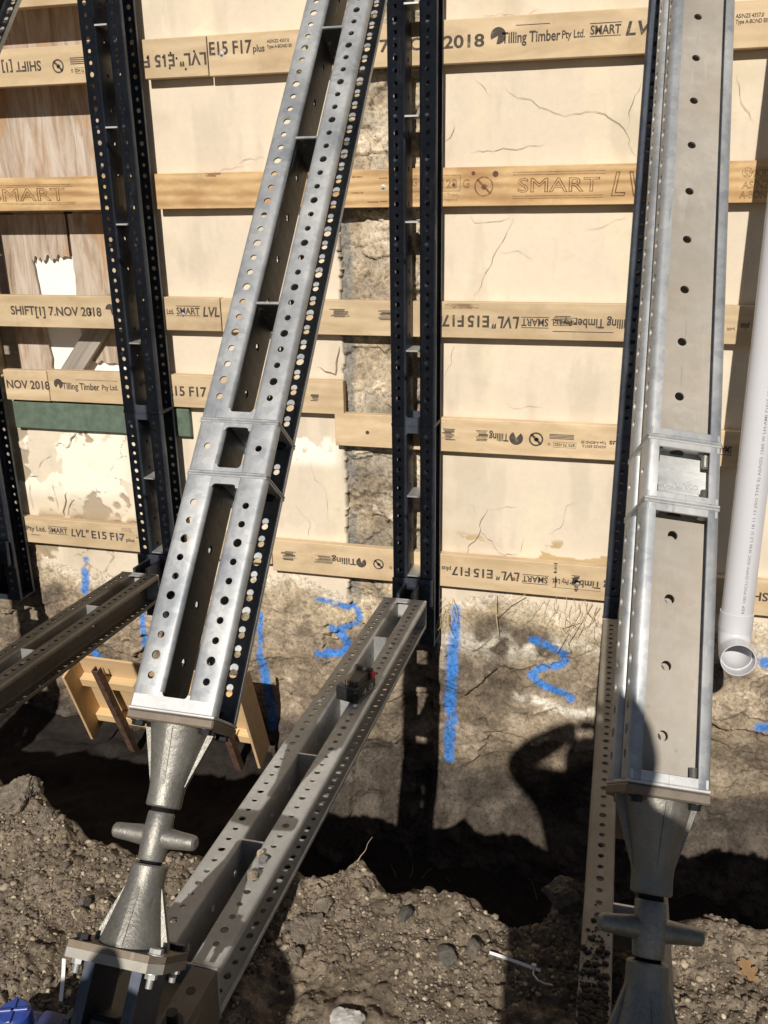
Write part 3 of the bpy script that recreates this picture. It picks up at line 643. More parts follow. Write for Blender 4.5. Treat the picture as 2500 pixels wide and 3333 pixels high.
# ------------------------------------------------------------------ steel soldiers
W_, DP, FL, PITCH, TH = .1818, .125, .0642, .0407, .004
def channel_mesh(name, L, side, w=W_, d=DP, fl=FL, lip=.020, margin=.03, web_every=3, pitch=PITCH, r=.010, hs=.0074, hb=.0093, hw_=.0092, holes=True, solid_web=False):
    xo = w/2; xi = xo-fl; P = []; kind = []
    def arc(cx, cy, a0, a1, n=3):
        for k in range(1, n+1):
            a = a0+(a1-a0)*k/n; P.append((cx+r*math.cos(a), cy+r*math.sin(a))); kind.append('a')
    P.append((xo, lip)); P.append((xo, r)); kind.append('p')
    arc(xo-r, r, 0, -PI/2); P.append((xi+r, 0)); kind.append('f')
    arc(xi+r, r, -PI/2, -PI); P.append((xi, d-r)); kind.append('w')
    arc(xi+r, d-r, PI, PI/2); P.append((xo-r, d)); kind.append('f')
    arc(xo-r, d-r, PI/2, 0); P.append((xo, d-lip)); kind.append('p')
    n = max(1, int((L-2*margin)/pitch)); t0 = (L-n*pitch)/2; h = pitch/2
    if not holes: n = 0
    bm = bmesh.new(); cache = {}; webf = []
    def V(x, y, t):
        k = (round(x*1e5), round(y*1e5), round(t*1e5))
        if k not in cache: cache[k] = bm.verts.new((x*side, y, t))
        return cache[k]
    tl = [0.0]+([t0] if n else [])
    for i in range(n): tl += [t0+pitch*i+h*(1+u) for u in (-.41421, 0, .41421, 1)]
    tl += [L]
    for j, (A, B) in enumerate(zip(P, P[1:])):
        kd = kind[j]; f0_ = len(bm.faces)
        if kd in 'ap' or not n:
            for ta, tb in zip(tl, tl[1:]): bm.faces.new((V(*A, ta), V(*B, ta), V(*B, tb), V(*A, tb)))
        else:
            for ta, tb in ((0, t0), (L-t0, L)): bm.faces.new((V(*A, ta), V(*B, ta), V(*B, tb), V(*A, tb)))
            m = ((A[0]+B[0])/2, (A[1]+B[1])/2); ux, uy = B[0]-A[0], B[1]-A[1]; a = math.hypot(ux, uy)/2; ux /= 2*a; uy /= 2*a
            for i in range(n):
                tc = t0+pitch*(i+.5); big = i % 3 == 1
                rad = (hb if big else hs) if kd == 'f' else (hw_ if (i % web_every == 1 and not solid_web) else None)
                out = []; inn = []
                for k in range(16):
                    th = 2*PI*k/16; cx, sx = math.cos(th), math.sin(th); mx = max(abs(cx), abs(sx)); s_, t_ = cx/mx*a, sx/mx*h
                    out.append((m[0]+ux*s_, m[1]+uy*s_, tc+t_))
                    if rad: inn.append((m[0]+ux*rad*cx, m[1]+uy*rad*cx, tc+rad*sx))
                O = [V(*q_) for q_ in out]
                if rad:
                    I = [V(*q_) for q_ in inn]
                    for k in range(16): bm.faces.new((O[k], O[(k+1) % 16], I[(k+1) % 16], I[k]))
                else: bm.faces.new(O)
        if kd == 'w': webf += list(bm.faces)[f0_:]
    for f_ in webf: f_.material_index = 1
    bmesh.ops.recalc_face_normals(bm, faces=bm.faces)
    # make the sheet point outwards (away from the channel's inside), then thicken inwards
    cx_, cy_ = side*(xo+xi)/2, d/2; sgn = sum((f.normal.dot(f.calc_center_median()-Vector((cx_, cy_, f.calc_center_median().z)))) for f in bm.faces)
    if sgn < 0: bmesh.ops.reverse_faces(bm, faces=bm.faces)
    bmesh.ops.solidify(bm, geom=bm.faces[:], thickness=TH)
    bmesh.ops.recalc_face_normals(bm, faces=bm.faces)
    me = bpy.data.meshes.new(name); bm.to_mesh(me); bm.free()
    for p_ in me.polygons: p_.use_smooth = True
    me.set_sharp_from_angle(angle=R(38)); return me
CH = {}
def channels(parent, z0, L, mat, web=None, **kw):
    key = (round(L, 4), mat.name, tuple(sorted(kw.items())))
    if key not in CH:
        CH[key] = [channel_mesh('channel', L, s, **kw) for s in (-1, 1)]
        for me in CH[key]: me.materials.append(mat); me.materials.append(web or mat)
    for me in CH[key]: link_mesh('channel', me, mat, parent, Matrix.Translation((0, 0, z0)))
def end_plate(parent, z0, z1, mat, w=W_, d=DP, gap=W_-2*FL, band=.026, up=1, paint=False):
    """square end plate with the short cover bands that close the gap front and back"""
    bm = bmesh.new(); bm_box(bm, (-w/2, 0, z0), (w/2, d, z1), .0015)
    g = gap/2+.006
    if band:
        r_ = .008; za = z1 if up > 0 else z0; sg = 1 if up > 0 else -1; h_ = band*sg
        out = [(-g, za), (g, za), (g, za+h_+sg*r_)]
        out += [(gap/2+.0005, za+h_+sg*r_)]+[(gap/2-r_+r_*math.cos(PI/2*k/5), za+h_+sg*r_-sg*r_*math.sin(PI/2*k/5)) for k in range(0, 6)]
        out += [(-(gap/2-r_)-r_*math.sin(PI/2*k/5), za+h_+sg*r_-sg*r_*math.cos(PI/2*k/5)) for k in range(0, 6)]+[(-gap/2-.0005, za+h_+sg*r_), (-g, za+h_+sg*r_)]
        for ya, yb in ((.0005, .0046), (d-.0046, d-.0005)): bm_prism(bm, out, lambda p_, y_: (p_[0], y_, p_[1]), ya, yb)
    if paint: bm_box(bm, (-w/2+.006, -.0007, z1), (-g, -.0001, z1+band)); bm_box(bm, (g, -.0007, z1), (w/2-.006, -.0001, z1+band)); bm_box(bm, (-g, -.0007, z1), (g, .0006, z1+band))
    return finish(bm, 'end_plate', mat, parent)
def batten(parent, z, mat, d=DP, gap=W_-2*FL, edge=None):
    bm = bmesh.new(); bm_box(bm, (-gap/2-.001, .008, z-.003), (gap/2+.001, d-.004, z+.003))
    n_ = len(bm.faces); bm_box(bm, (-gap/2-.001, .004, z-.003), (gap/2+.001, .0079, z+.003))
    for f_ in list(bm.faces)[n_:]: f_.material_index = 1
    o = finish(bm, 'batten_plate', mat, parent); o.data.materials.append(edge or mat); return o
def bolt(parent, x, y, z, mat, up=1, r=.0105, shank=.0, name='bolt'):
    bm = bmesh.new(); bm_hex(bm, (x, y, z), (0, 0, up), r, .010); bm_cone(bm, (x, y, z), (x, y, z+up*.0015), r*1.25, r*1.25, 16)
    if shank:
        for k in range(int(shank/.003)):
            zz = z+up*(.010+k*.003); bm_cone(bm, (x, y, zz), (x, y, zz+up*.003), r*.60, r*.52, 12)
    return finish(bm, name, mat, parent)

X1, X2, X3, X0 = -1.993, -.7846, .0995, -2.862
YF = 3.40
# --- upright soldiers
def make_upright():
    t = empty('upright_soldier'); z0 = -1.853
    L1 = -.869-z0; L2 = 1.75+.869
    channels(t, .006, L1-.012, M_VERT); channels(t, L1+.006, L2-.012, M_VERT)
    end_plate(t, 0, .006, M_VERT); end_plate(t, L1-.006, L1-.0002, M_VERT, up=-1); end_plate(t, L1+.0002, L1+.006, M_VERT); end_plate(t, L1+L2-.006, L1+L2, M_VERT, up=-1)
    for z in (-1.528, -1.171, -.571, -.091, .272, .63, 1.1): batten(t, z-z0, M_BRIGHT)
    for sx in (-1, 1):
        for sy in (.03, .095): bolt(t, sx*.066, sy, L1-.006, M_BLACK, -1); bolt(t, sx*.066, sy, L1+.006, M_BLACK, 1, shank=.012)
    return t
GU = 'upright steel soldiers against the wall'
up0 = make_upright()
LBL_U = {X2: 'dark perforated steel upright in front of the bare stone strip', X1: 'dark perforated steel upright in front of the plywood window', X3: 'dark perforated steel upright half hidden behind the broad plate faced brace', X0: 'dark perforated steel upright cut off by the left edge beside the green beam'}
ups = {}
for k, xx in enumerate((X2, X1, X3, X0)):
    o = up0 if k == 0 else copy_tree(up0)
    o.location = (xx, YF, -1.853); tag(o, LBL_U[xx], 'steel upright', GU); ups[xx] = o

# --- raking braces  (local z up the brace, local -y is the face towards the sun)
EL = R(49.36)
def raker_matrix(x, y, z, el=EL, tau=0.0):
    a = Vector((0, math.cos(el), math.sin(el))); n = Vector((0, math.sin(el), -math.cos(el))); xx = Vector((1, 0, 0))
    xr = xx*math.cos(tau)+n*math.sin(tau); nr = -xx*math.sin(tau)+n*math.cos(tau)
    M = Matrix((xr, nr, a)).transposed().to_4x4(); M.translation = (x, y, z); return M
T2, T1, TT = .502, .6277, 2.86
def make_raker():
    t = empty('raking_brace')
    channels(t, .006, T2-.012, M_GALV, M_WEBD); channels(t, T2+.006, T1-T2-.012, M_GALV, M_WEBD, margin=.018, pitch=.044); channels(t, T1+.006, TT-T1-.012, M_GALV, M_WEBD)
    end_plate(t, 0, .006, M_BRIGHT, band=.024, paint=True)
    for a, u in ((T2-.006, -1), (T2+.0002, 1), (T1-.006, -1), (T1+.0002, 1), (TT-.006, -1)): end_plate(t, a, a+.0058, M_GALV, up=u, band=.009 if T2 <= a < T1-.003 else .016)
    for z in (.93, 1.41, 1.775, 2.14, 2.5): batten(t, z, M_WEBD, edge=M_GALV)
    for zz, u in ((T2, 1), (T2, -1), (T1, 1), (T1, -1)):
        for sx in (-1, 1):
            for sy in (.03, .095): bolt(t, sx*.066, sy, zz+u*.006, M_BLACK, u, shank=.012 if u > 0 else 0)
    for sx in (-1, 1):
        for sy in (.03, .095): bolt(t, sx*.066, sy, .006, M_BLACK, 1, shank=.010)
    # clevis head meeting the upright
    bm = bmesh.new()
    for s in (-1, 1): bm_box(bm, (s*.035-.006, .02, TT), (s*.035+.006, .105, TT+.16), .003)
    finish(bm, 'head_clevis', M_GALVD, t)
    return t
GRK = 'raking steel braces'
rk0 = make_raker()
LBL_R = {X2: 'bright galvanised perforated brace leaning from lower left to upper middle', X1: 'galvanised brace showing only at the top left corner', X0: 'galvanised brace of the frame beyond the left edge'}
for k, xx in enumerate((X2, X1, X0)):
    o = rk0 if k == 0 else copy_tree(rk0)
    o.matrix_world = raker_matrix(xx, 1.324, -.9271); tag(o, LBL_R[xx], 'steel brace', GRK)

# --- right raking brace: turned so its web plate faces the camera
RW, RD = .1388, .1388
TR = .2294; ELR = R(50.888)
MR = raker_matrix(.1133, 1.3665, -.9585, ELR, TR)
T2R, T1R, TTR = .502-.0116, .6277-.0116, 2.80
def make_right_raker():
    t = empty('raking_brace'); Rz = Matrix.Rotation(R(90), 4, 'Z')
    kw = dict(w=RD, d=RW, fl=.052, lip=.022, r=.011)
    def chans(z0, L, m, **k2):
        for s in (-1, 1):
            k3 = dict(kw); k3.update(k2); me = channel_mesh('channel', L, s, **k3)
            me.transform(Rz @ Matrix.Translation((0, -RW/2, 0))); me.materials.append(m); me.materials.append(M_WEBP if m is M_GALV else M_BRIGHT); link_mesh('channel', me, m, t, Matrix.Translation((0, 0, z0)))
    z00 = -.0116
    chans(z00+.006, T2R-z00-.012, M_GALV, margin=.02); chans(T2R+.006, T1R-T2R-.012, M_BRIGHT, margin=.018, pitch=.044); chans(T1R+.006, TTR-T1R-.012, M_GALV)
    def plate(za, zb, m, rim=0):
        bm = bmesh.new(); bm_box(bm, (-RW/2, -RD/2, za), (RW/2, RD/2, zb), .0015)
        if rim: # lip frame across the open front
            lo, hi = (za-rim, za) if rim > 0 else (zb, zb-rim)
            bm_box(bm, (-RW/2+.004, -RD/2+.0005, lo), (RW/2-.004, -RD/2+.0045, hi), .001)
        return finish(bm, 'end_plate', m, t)
    plate(z00, z00+.006, M_BRIGHT, -.016)
    for a, rim, m in ((T2R-.006, .014, M_GALV), (T2R+.0002, -.012, M_BRIGHT), (T1R-.006, .012, M_BRIGHT), (T1R+.0002, -.014, M_GALV), (TTR-.006, .014, M_GALV)): plate(a, a+.0058, m, rim)
    for zz, u in ((T2R, 1), (T1R, -1), (T2R, -1), (z00, 1)):
        for sx in (-1, 1):
            for sy in (-1, 1): bolt(t, sx*.046, sy*.047, zz+u*.006, M_CAST, u, r=.0115, shank=.026 if (zz, u) != (T2R, -1) else 0)
    # raised lettering on the web of the middle box
    v, f = text_mesh('coateshire', bold=.004); lo, hi = v.min(0), v.max(0); s = .086/(hi[0]-lo[0])
    zc = (T2R+T1R)/2-.012; yw = -RD/2+.052-.062
    vv = [(-((x-(lo[0]+hi[0])/2)*s), -RD/2+.052-.0041, zc-(y-.35)*s) for x, y, yy in v]
    me = bpy.data.meshes.new('raised_lettering'); bm = bmesh.new(); bv = [bm.verts.new(p_) for p_ in vv]
    for p_ in f:
        try: bm.faces.new([bv[i] for i in p_])
        except ValueError: pass
    g = bmesh.ops.extrude_face_region(bm, geom=bm.faces[:])
    bmesh.ops.translate(bm, vec=(0, -.0022, 0), verts=[e for e in g['geom'] if isinstance(e, bmesh.types.BMVert)])
    finish(bm, 'raised_lettering', M_BRIGHT, t, smooth=0)
    bm = bmesh.new()
    for z_ in (T1R-.008, T2R-.008): bm_cone(bm, (0, -.02, z_-.0008), (0, -.02, z_), .013, .013, 18)
    finish(bm, 'plate_hole', M_BLACK, t)
    return t
rr = make_right_raker(); rr.matrix_world = MR
tag(rr, 'broad plate faced galvanised brace with coateshire lettering, standing beside the white pipe', 'steel brace', GRK)

# --- ground struts (local z towards the wall, local -y is up)
SL = math.atan2(1.559-1.457, 3.24-1.242)
def strut_matrix(x):
    a = Vector((0, math.cos(SL), -math.sin(SL))); n = Vector((0, -math.sin(SL), -math.cos(SL)))
    M = Matrix((Vector((1, 0, 0)), n, a)).transposed().to_4x4(); M.translation = (x, 1.242, -1.457); return M
LS = 2.0
def make_strut():
    t = empty('ground_strut')
    channels(t, .006, LS-.012, M_GALVD, margin=.02); end_plate(t, 0, .006, M_GALVD, band=.0); end_plate(t, LS-.006, LS, M_GALVD, up=-1, band=.03)
    for z in (.40, .80, 1.20, 1.62): batten(t, z, M_BRIGHT)
    # shoe that carries the jack
    bm = bmesh.new()
    for s in (-1, 1):
        bm_prism(bm, [(0, 0), (0, -.0), (-.42, .012), (-.42, .10), (-.02, .125), (0, .12)], lambda p_, x_: (x_, p_[1]+.002, p_[0]-.001), s*.086-.004, s*.086+.004)
    bm_box(bm, (-.090, .0, -.42), (-.036, .005, -.002), .001); bm_box(bm, (.036, .0, -.42), (.090, .005, -.002), .001)
    bm_box(bm, (-.036, .030, -.42), (.036, .036, -.02))
    finish(bm, 'end_shoe', M_BROWN, t)
    bm = bmesh.new(); bm_cone(bm, (.063, .004, -.135), (.063, -.022, -.135), .011, .011, 14); bm_cone(bm, (.063, .003, -.135), (.063, -.002, -.135), .020, .020, 18); bm_cone(bm, (.063, .003, -.06), (.063, -.0008, -.06), .0095, .0095, 16)
    finish(bm, 'shoe_bolt', M_BLACK, t)
    # bracket on the upright
    bm = bmesh.new(); bm_box(bm, (-.088, -.035, LS+.135), (.088, .085, LS+.147), .002)
    for s in (-1, 1): bm_box(bm, (s*.030-.006, -.02, LS+.001), (s*.030+.006, .10, LS+.134), .002)
    for sx in (-.062, .062): bm_hex(bm, (sx, .0, LS+.135), (0, 0, -1), .014, .012)
    finish(bm, 'foot_bracket', M_VERT, t)
    return t
GS = 'steel struts along the ground'
st0 = make_strut()
LBL_S = {X2: 'galvanised perforated strut running over the trench with a black battery on it', X1: 'dark perforated strut running off the left edge above the wooden formwork', X3: 'dusty perforated strut on the ground under the broad plate faced brace', X0: 'perforated strut of the frame beyond the left edge'}
for k, xx in enumerate((X2, X1, X3, X0)):
    o = st0 if k == 0 else copy_tree(st0)
    o.matrix_world = strut_matrix(xx); tag(o, LBL_S[xx], 'steel strut', GS)
    if xx == X3:
        for ch in o.children:
            if ch.name.startswith('channel'):
                ch.data = ch.data.copy(); ch.data.materials[0] = M_DUSTY; ch.data.materials[1] = M_DUSTY
    if xx == X1:
        for ch in o.children:
            if ch.name.startswith('channel'): ch.data = ch.data.copy(); ch.data.materials[0] = M_BROWN; ch.data.materials[1] = M_BROWN

# --- screw jacks (local frame of the brace, z = 0 at the end plate's underside)
def make_jack():
    t = empty('screw_jack')
    bm = bmesh.new(); bm_box(bm, (-.0909, -.0625, -.0185), (.0909, .0625, -.0004), .003)
    o = finish(bm, 'top_plate', M_PLATE, t)
    for sx in (-1, 1):
        for sy in (-1, 1): bolt(t, sx*.070, sy*.044, -.0185, M_BLACK, -1, r=.013)
    def casting(z0, zd, zend, rtop, name):
        bm = bmesh.new(); dz = zend-z0; pr = []
        for k in range(13):
            u = k/12; pr.append((.034+(.060-.034)*max(0, 1-u/.80)**1.15, z0+dz*u))
        pr += [(.0335, zend+.0*dz), (.031, zend+.003*zd), (.020, zend+.003*zd)]
        bm_lathe(bm, [(0, z0)]+pr+[(0, zend+.003*zd)], 32)
        for k in range(4):
            M = Matrix.Rotation(PI/2*k+R(4), 4, 'Z')
            vs = bm_prism(bm, [(.02, z0), (.071 if k % 2 == 0 else .060, z0), (.070 if k % 2 == 0 else .060, z0+.06*dz), (.0355, z0+.74*dz), (.02, z0+.76*dz)], lambda p_, y_: (p_[0], y_, p_[1]), -.0055, .0055)
            bmesh.ops.transform(bm, matrix=M, verts=vs)
        return finish(bm, name, M_CAST, t, smooth=40)
    casting(-.0187, -1, -.166, .034, 'upper_casting')
    casting(-.410, 1, -.2735, .034, 'lower_casting')
    bm = bmesh.new()
    z = -.155
    while z > -.29:
        bm_cone(bm, (0, 0, z), (0, 0, z-.0035), .0225, .0195, 20); z -= .0035
    finish(bm, 'threaded_rod', M_BLACK, t)
    bm = bmesh.new(); bm_lathe(bm, [(0, -.1775), (.0235, -.1775), (.0255, -.181), (.0262, -.20), (.029, -.222), (.0262, -.245), (.0255, -.262), (.0235, -.265), (0, -.265)], 28)
    col_ = finish(bm, 'turning_collar', M_CAST, t)
    for s in (-1, 1):
        bm = bmesh.new(); bm_lathe(bm, [(.021, .012), (.0185, .03), (.016, .055), (.0148, .075), (.0135, .083), (.009, .0865), (0, .087)], 18, Matrix.Translation((0, 0, -.222)) @ Matrix.Rotation(R(90)*s, 4, 'Y') @ Matrix.Rotation(R(6), 4, 'X'))
        finish(bm, 'handle', M_CAST, col_)
    def plate(z0, z1, m, name):
        bm = bmesh.new(); c = .022; a, b_ = .0925, .070
        bm_prism(bm, [(-a, -b_+c*.2), (-a+c*.2, -b_), (a-c, -b_), (a, -b_+c), (a, b_-c), (a-c, b_), (-a+c, b_), (-a, b_-c)], lambda p_, z_: (p_[0], p_[1], z_), z0, z1); return finish(bm, name, m, t)
    plate(-.4222, -.4102, M_PLATE, 'base_plate'); plate(-.4385, -.4225, M_DPLATE, 'base_plate')
    for sx in (-.072, 0.058, .072):
        for sy in (-.048, .048):
            if sx == .058: continue
            bolt(t, sx, sy, -.4101, M_GALVD if (sx > 0 and sy < 0) else M_BLACK, 1, r=.0125); bolt(t, sx, sy, -.4386, M_BRIGHT, -1, r=.011, shank=.018, name='nut')
    bm = bmesh.new(); bolt(t, 0.05, .052, -.4101, M_BLACK, 1, r=.0125); bm.free()
    # clevis lugs and pin below the plates
    bm = bmesh.new()
    for s in (-1, 1):
        poly = [(-.052, -.4386), (.052, -.4386)]+[(.052*math.cos(a_), -.555+.052*math.sin(a_)) for a_ in [-PI*k/10 for k in range(11)]]
        bm_prism(bm, poly, lambda p_, x_: (x_, p_[0], p_[1]), s*.046-.010, s*.046+.010)
    bm_cone(bm, (-.075, 0, -.555), (.075, 0, -.555), .019, .019, 20)
    bm_hex(bm, (.075, 0, -.555), (1, 0, 0), .026, .012); bm_hex(bm, (-.075, 0, -.555), (-1, 0, 0), .026, .012)
    finish(bm, 'clevis', M_VERT, t)  # shade below the plates put into the colour by the darkened steel
    bm = bmesh.new(); bm_box(bm, (-.028, -.05, -.66), (.028, .05, -.52), .008); finish(bm, 'knuckle', M_BLACK, t)
    return t
GJ = 'screw jacks under the braces'
jk0 = make_jack()
LBL_J = {X2: 'sunlit screw jack with stub handles under the left galvanised brace', X1: 'screw jack of the frame beyond the lower left edge', X0: 'screw jack of the farthest frame beyond the left edge'}
def jack_M(M, dy, dz): return M @ Matrix.Translation((0, dy, dz))
for k, xx in enumerate((X2, X1, X0)):
    o = jk0 if k == 0 else copy_tree(jk0)
    o.matrix_world = jack_M(raker_matrix(xx, 1.324, -.9271), DP/2, 0); tag(o, LBL_J[xx], 'screw jack', GJ)
o = copy_tree(jk0); o.matrix_world = jack_M(MR, 0, -.0116); tag(o, 'shaded screw jack with stub handles under the broad plate faced brace', 'screw jack', GJ)
for ch in o.children:
    if ch.name.startswith('top_plate'): ch.scale = (RW/.1818*1.005, RD/.125*1.005, 1)
    if ch.name.startswith('bolt') and abs(ch.bound_box[0][2]+.03) < .03: ch.scale = (.70, 1.15, 1)

# ------------------------------------------------------------------ terrain
LIPX = np.array([-4.5, -2.4, -1.75, -1.54, -1.30, -1.12, -.99, -.64, -.55, -.47, -.36, -.285, -.20, -.14, -.08, -.016, .06, .16, .22, .295, .36, .417, .60, 3.0])
LIPY = np.array([1.9, 1.88, 1.86, 1.81, 1.70, 1.69, 1.735, 1.76, 1.80, 1.715, 1.745, 1.735, 1.72, 1.685, 1.74, 1.83, 1.84, 1.81, 1.80, 1.84, 1.83, 1.81, 1.88, 1.9])
gx = axis_pts(-4.5, -1.75, 1.35, 3.2, .0041, .04)
gy = np.concatenate([np.linspace(-4, .9, 60, endpoint=False), np.linspace(.9, 2.15, 330, endpoint=False), np.linspace(2.15, 3.75, 110)])
GX, GY = np.meshgrid(gx, gy)
lip = np.interp(GX, LIPX, LIPY)+.05*(fbm(GX*9, GY*9, 71, 4)-.5)+.02*(fbm(GX*30, GY*30, 72, 3)-.5)
base = GZ-.02+.05*(fbm(GX*2, GY*2, 73, 4)-.5)*2+.022*(fbm(GX*11, GY*11, 74, 5)-.5)*2+.012*(fbm(GX*42, GY*42, 75, 4)-.5)*2
lump = fbm(GX*24, GY*24, 76, 3); base = base+.010*sst(.58, .70, lump)
w1 = worley(GX*58, GY*58, 3)[0]; w2 = worley(GX*27+.5*lump, GY*27, 4)[0]; cl = sst(.38, .62, fbm(GX*3.4, GY*3.4, 78, 4))
base = base+.0055*cl*sst(.62, .15, w1)+.010*cl*sst(.50, .15, w2)*sst(.5, .62, lump)
def hill(x, y, rx, ry, h): return h*np.exp(-((GX-x)/rx)**2-((GY-y)/ry)**2)
base = base+hill(-1.52, 1.78, .16, .10, .035)+hill(-1.68, 1.75, .2, .12, .03)+hill(-.03, 1.80, .07, .08, .045)+hill(.30, 1.78, .1, .08, .03)-hill(-.62, 1.25, .07, .40, .05)-hill(-.785, 1.3, .14, .5, .045)-hill(.10, 1.4, .13, .6, .03)
bot = -3.05+.42*sst(-1.15, -1.55, GX)+.06*sst(2.9, 3.5, GY)+.10*(fbm(GX*4, GY*4, 77, 5)-.5)*2
u = sst(-.005, .16, GY-lip)
Zt = base*(1-u)+bot*u-.03*sst(-.05, .02, GY-lip)*(1-u)
sv1 = fbm(GX*6, GY*6, 81, 6); sv2 = fbm(GX*35, GY*35, 82, 4)
Cg = mixc(np.ones(GX.shape+(3,))*np.array([.178, .140, .099]), (.26, .207, .150), sst(.42, .68, sv1))
Cg = mixc(Cg, (.095, .075, .058), sst(.50, .34, sv2)*.7); Cg = mixc(Cg, (.27, .225, .175), sst(.62, .72, sv2)*.6)
Cg = mixc(Cg, (.026, .021, .018), sst(.0, .25, GY-lip))  # trench shade painted into the soil colour beyond the lip
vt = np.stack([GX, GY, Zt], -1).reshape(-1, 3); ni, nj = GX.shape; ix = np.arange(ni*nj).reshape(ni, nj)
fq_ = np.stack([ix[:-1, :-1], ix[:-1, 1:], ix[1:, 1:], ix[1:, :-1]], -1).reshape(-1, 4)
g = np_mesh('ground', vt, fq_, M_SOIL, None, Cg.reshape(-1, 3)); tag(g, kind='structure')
# distant ground so the earth reaches the horizon behind and beside
bm = bmesh.new()
for x0, x1, y0, y1 in ((-150, 150, -150, -3.98), (-150, -4.48, -3.98, 60), (3.18, 150, -3.98, 60), (-4.48, 3.18, 4.12, 60)):
    vs = [bm.verts.new(c_) for c_ in ((x0, y0, GZ-.03), (x1, y0, GZ-.03), (x1, y1, GZ-.03), (x0, y1, GZ-.03))]; bm.faces.new(vs)
o = finish(bm, 'surrounding_ground', plain('dry_earth', (.16, .13, .10), .95, 0, .3, 3, .3), smooth=0); tag(o, kind='structure')
def ground_z(x, y):
    i = np.clip(np.searchsorted(gy, y), 1, ni-1); j = np.clip(np.searchsorted(gx, x), 1, nj-1); return Zt[i, j]

# gravel: thousands of pebbles in one object
bmi = bmesh.new(); bmesh.ops.create_icosphere(bmi, subdivisions=1, radius=1); IV = np.array([v.co[:] for v in bmi.verts]); IF = np.array([[v.index for v in f.verts] for f in bmi.faces]); bmi.free()
bmi = bmesh.new(); bmesh.ops.create_icosphere(bmi, subdivisions=2, radius=1); IV2 = np.array([v.co[:] for v in bmi.verts]); IF2 = np.array([[v.index for v in f.verts] for f in bmi.faces]); bmi.free()
PAL = np.array([[.30, .245, .18], [.40, .33, .235], [.48, .41, .31], [.21, .17, .13], [.17, .135, .105], [.18, .145, .115], [.44, .37, .27], [.19, .15, .115], [.12, .10, .08], [.20, .16, .125]])
def pebbles(name, n, smin, smax, power, mat, region, IVx, IFx, pal=PAL, sink=.35):
    xs = RNG.uniform(region[0], region[1], n*2); ys = RNG.uniform(region[2], region[3], n*2)
    lp = np.interp(xs, LIPX, LIPY); dens = fbm(xs*5, ys*5, 91, 4)+.16*sst(-.6, -1.0, xs)
    keep = (ys < lp-.015) & (RNG.random(n*2) < sst(.40, .62, dens)+.10); xs, ys = xs[keep][:n], ys[keep][:n]; n = len(xs)
    s = smin*(smax/smin)**(RNG.random(n)**power)
    zz = ground_z(xs, ys); k = len(IVx)
    an = RNG.uniform(0, 2*PI, n); ca, sa = np.cos(an), np.sin(an)
    sc = np.stack([s*RNG.uniform(.8, 1.35, n), s*RNG.uniform(.75, 1.1, n), s*RNG.uniform(.5, .95, n)], -1)
    v = IVx[None]*(1+RNG.uniform(-.40, .30, (n, k, 1)))*sc[:, None]
    vx = v[..., 0]*ca[:, None]-v[..., 1]*sa[:, None]; vy = v[..., 0]*sa[:, None]+v[..., 1]*ca[:, None]
    tl = RNG.uniform(-.5, .5, n)[:, None]; vz = v[..., 2]+vx*tl*.4
    v = np.stack([vx+xs[:, None], vy+ys[:, None], vz+(zz+s*(.5-sink))[:, None]], -1).reshape(-1, 3)
    f = (IFx[None]+(np.arange(n)*k)[:, None, None]).reshape(-1, 3)
    c = pal[RNG.integers(0, len(pal), n)]*RNG.uniform(.8, 1.15, (n, 1)); c = np.repeat(c, k, 0)
    o = np_mesh(name, v, f, mat, None, c, smooth=False); return o
o = pebbles('gravel', 6500, .0016, .0082, 2.1, M_PEB, (-1.75, 1.35, .98, 2.0), IV, IF); tag(o, 'loose gravel and crumbs of soil strewn over the brown ground', 'gravel', kind='stuff')
o = pebbles('soil_crumbs', 42000, .0013, .0066, 1.9, M_PEB, (-1.75, 1.35, .98, 2.0), IV, IF, np.array([[.19, .149, .106], [.24, .19, .138], [.135, .106, .079], [.285, .23, .17], [.092, .074, .058], [.165, .132, .10]]), sink=.60); tag(o, 'small brown crumbs of soil covering the ground', 'soil', kind='stuff')
o = pebbles('coarse_gravel', 1100, .0042, .0110, 2.2, M_PEB, (-1.75, 1.35, .98, 2.0), IV2, IF2, sink=.4); tag(o, 'coarser rounded pebbles lying in the soil', 'gravel', kind='stuff')

# single clods and stones one can point at
def rock(name, p, size, label, c, seed, cat='stone', mat=None):
    cr = .62 if 'clod' in name else .25
    bm = bmesh.new(); bmesh.ops.create_icosphere(bm, subdivisions=5 if 'clod' in name else 4, radius=1); rd = np.random.default_rng(seed)
    pl = [(Vector(rd.normal(size=3)).normalized(), rd.uniform(.55, .92)) for _ in range(14)]
    for v in bm.verts:
        d = v.co.normalized(); r_ = 1.0
        for nrm, k in pl:
            q_ = d.dot(nrm)
            if q_ > .05: r_ = min(r_, k/q_)
        r_ *= 1+.05*(vnoise(np.array([d.x*7+9]), np.array([d.y*7+d.z*5+9]), seed)[0]-.5)*2+.03*(vnoise(np.array([d.x*19+9]), np.array([d.y*19+d.z*13+9]), seed)[0]-.5)*2
        k_ = [vnoise(np.array([(d.x+.43*d.z)*f_+20]), np.array([(d.y-.57*d.z+.31*d.x)*f_+20]), seed+f_)[0]-.5 for f_ in (5, 11, 23, 47)]
        v.co = d*r_*(1+cr*(.30*k_[0]+.22*k_[1]+.16*k_[2]+.11*k_[3]))
    bmesh.ops.scale(bm, vec=size, verts=bm.verts)
    o = finish(bm, name, mat or plain(name+'_matter', c, .95, 0, .45, 70, 1.0), None, Matrix.Translation(p) @ Matrix.Rotation(rd.uniform(0, 6), 4, 'Z'), 25)
    return tag(o, label, cat)
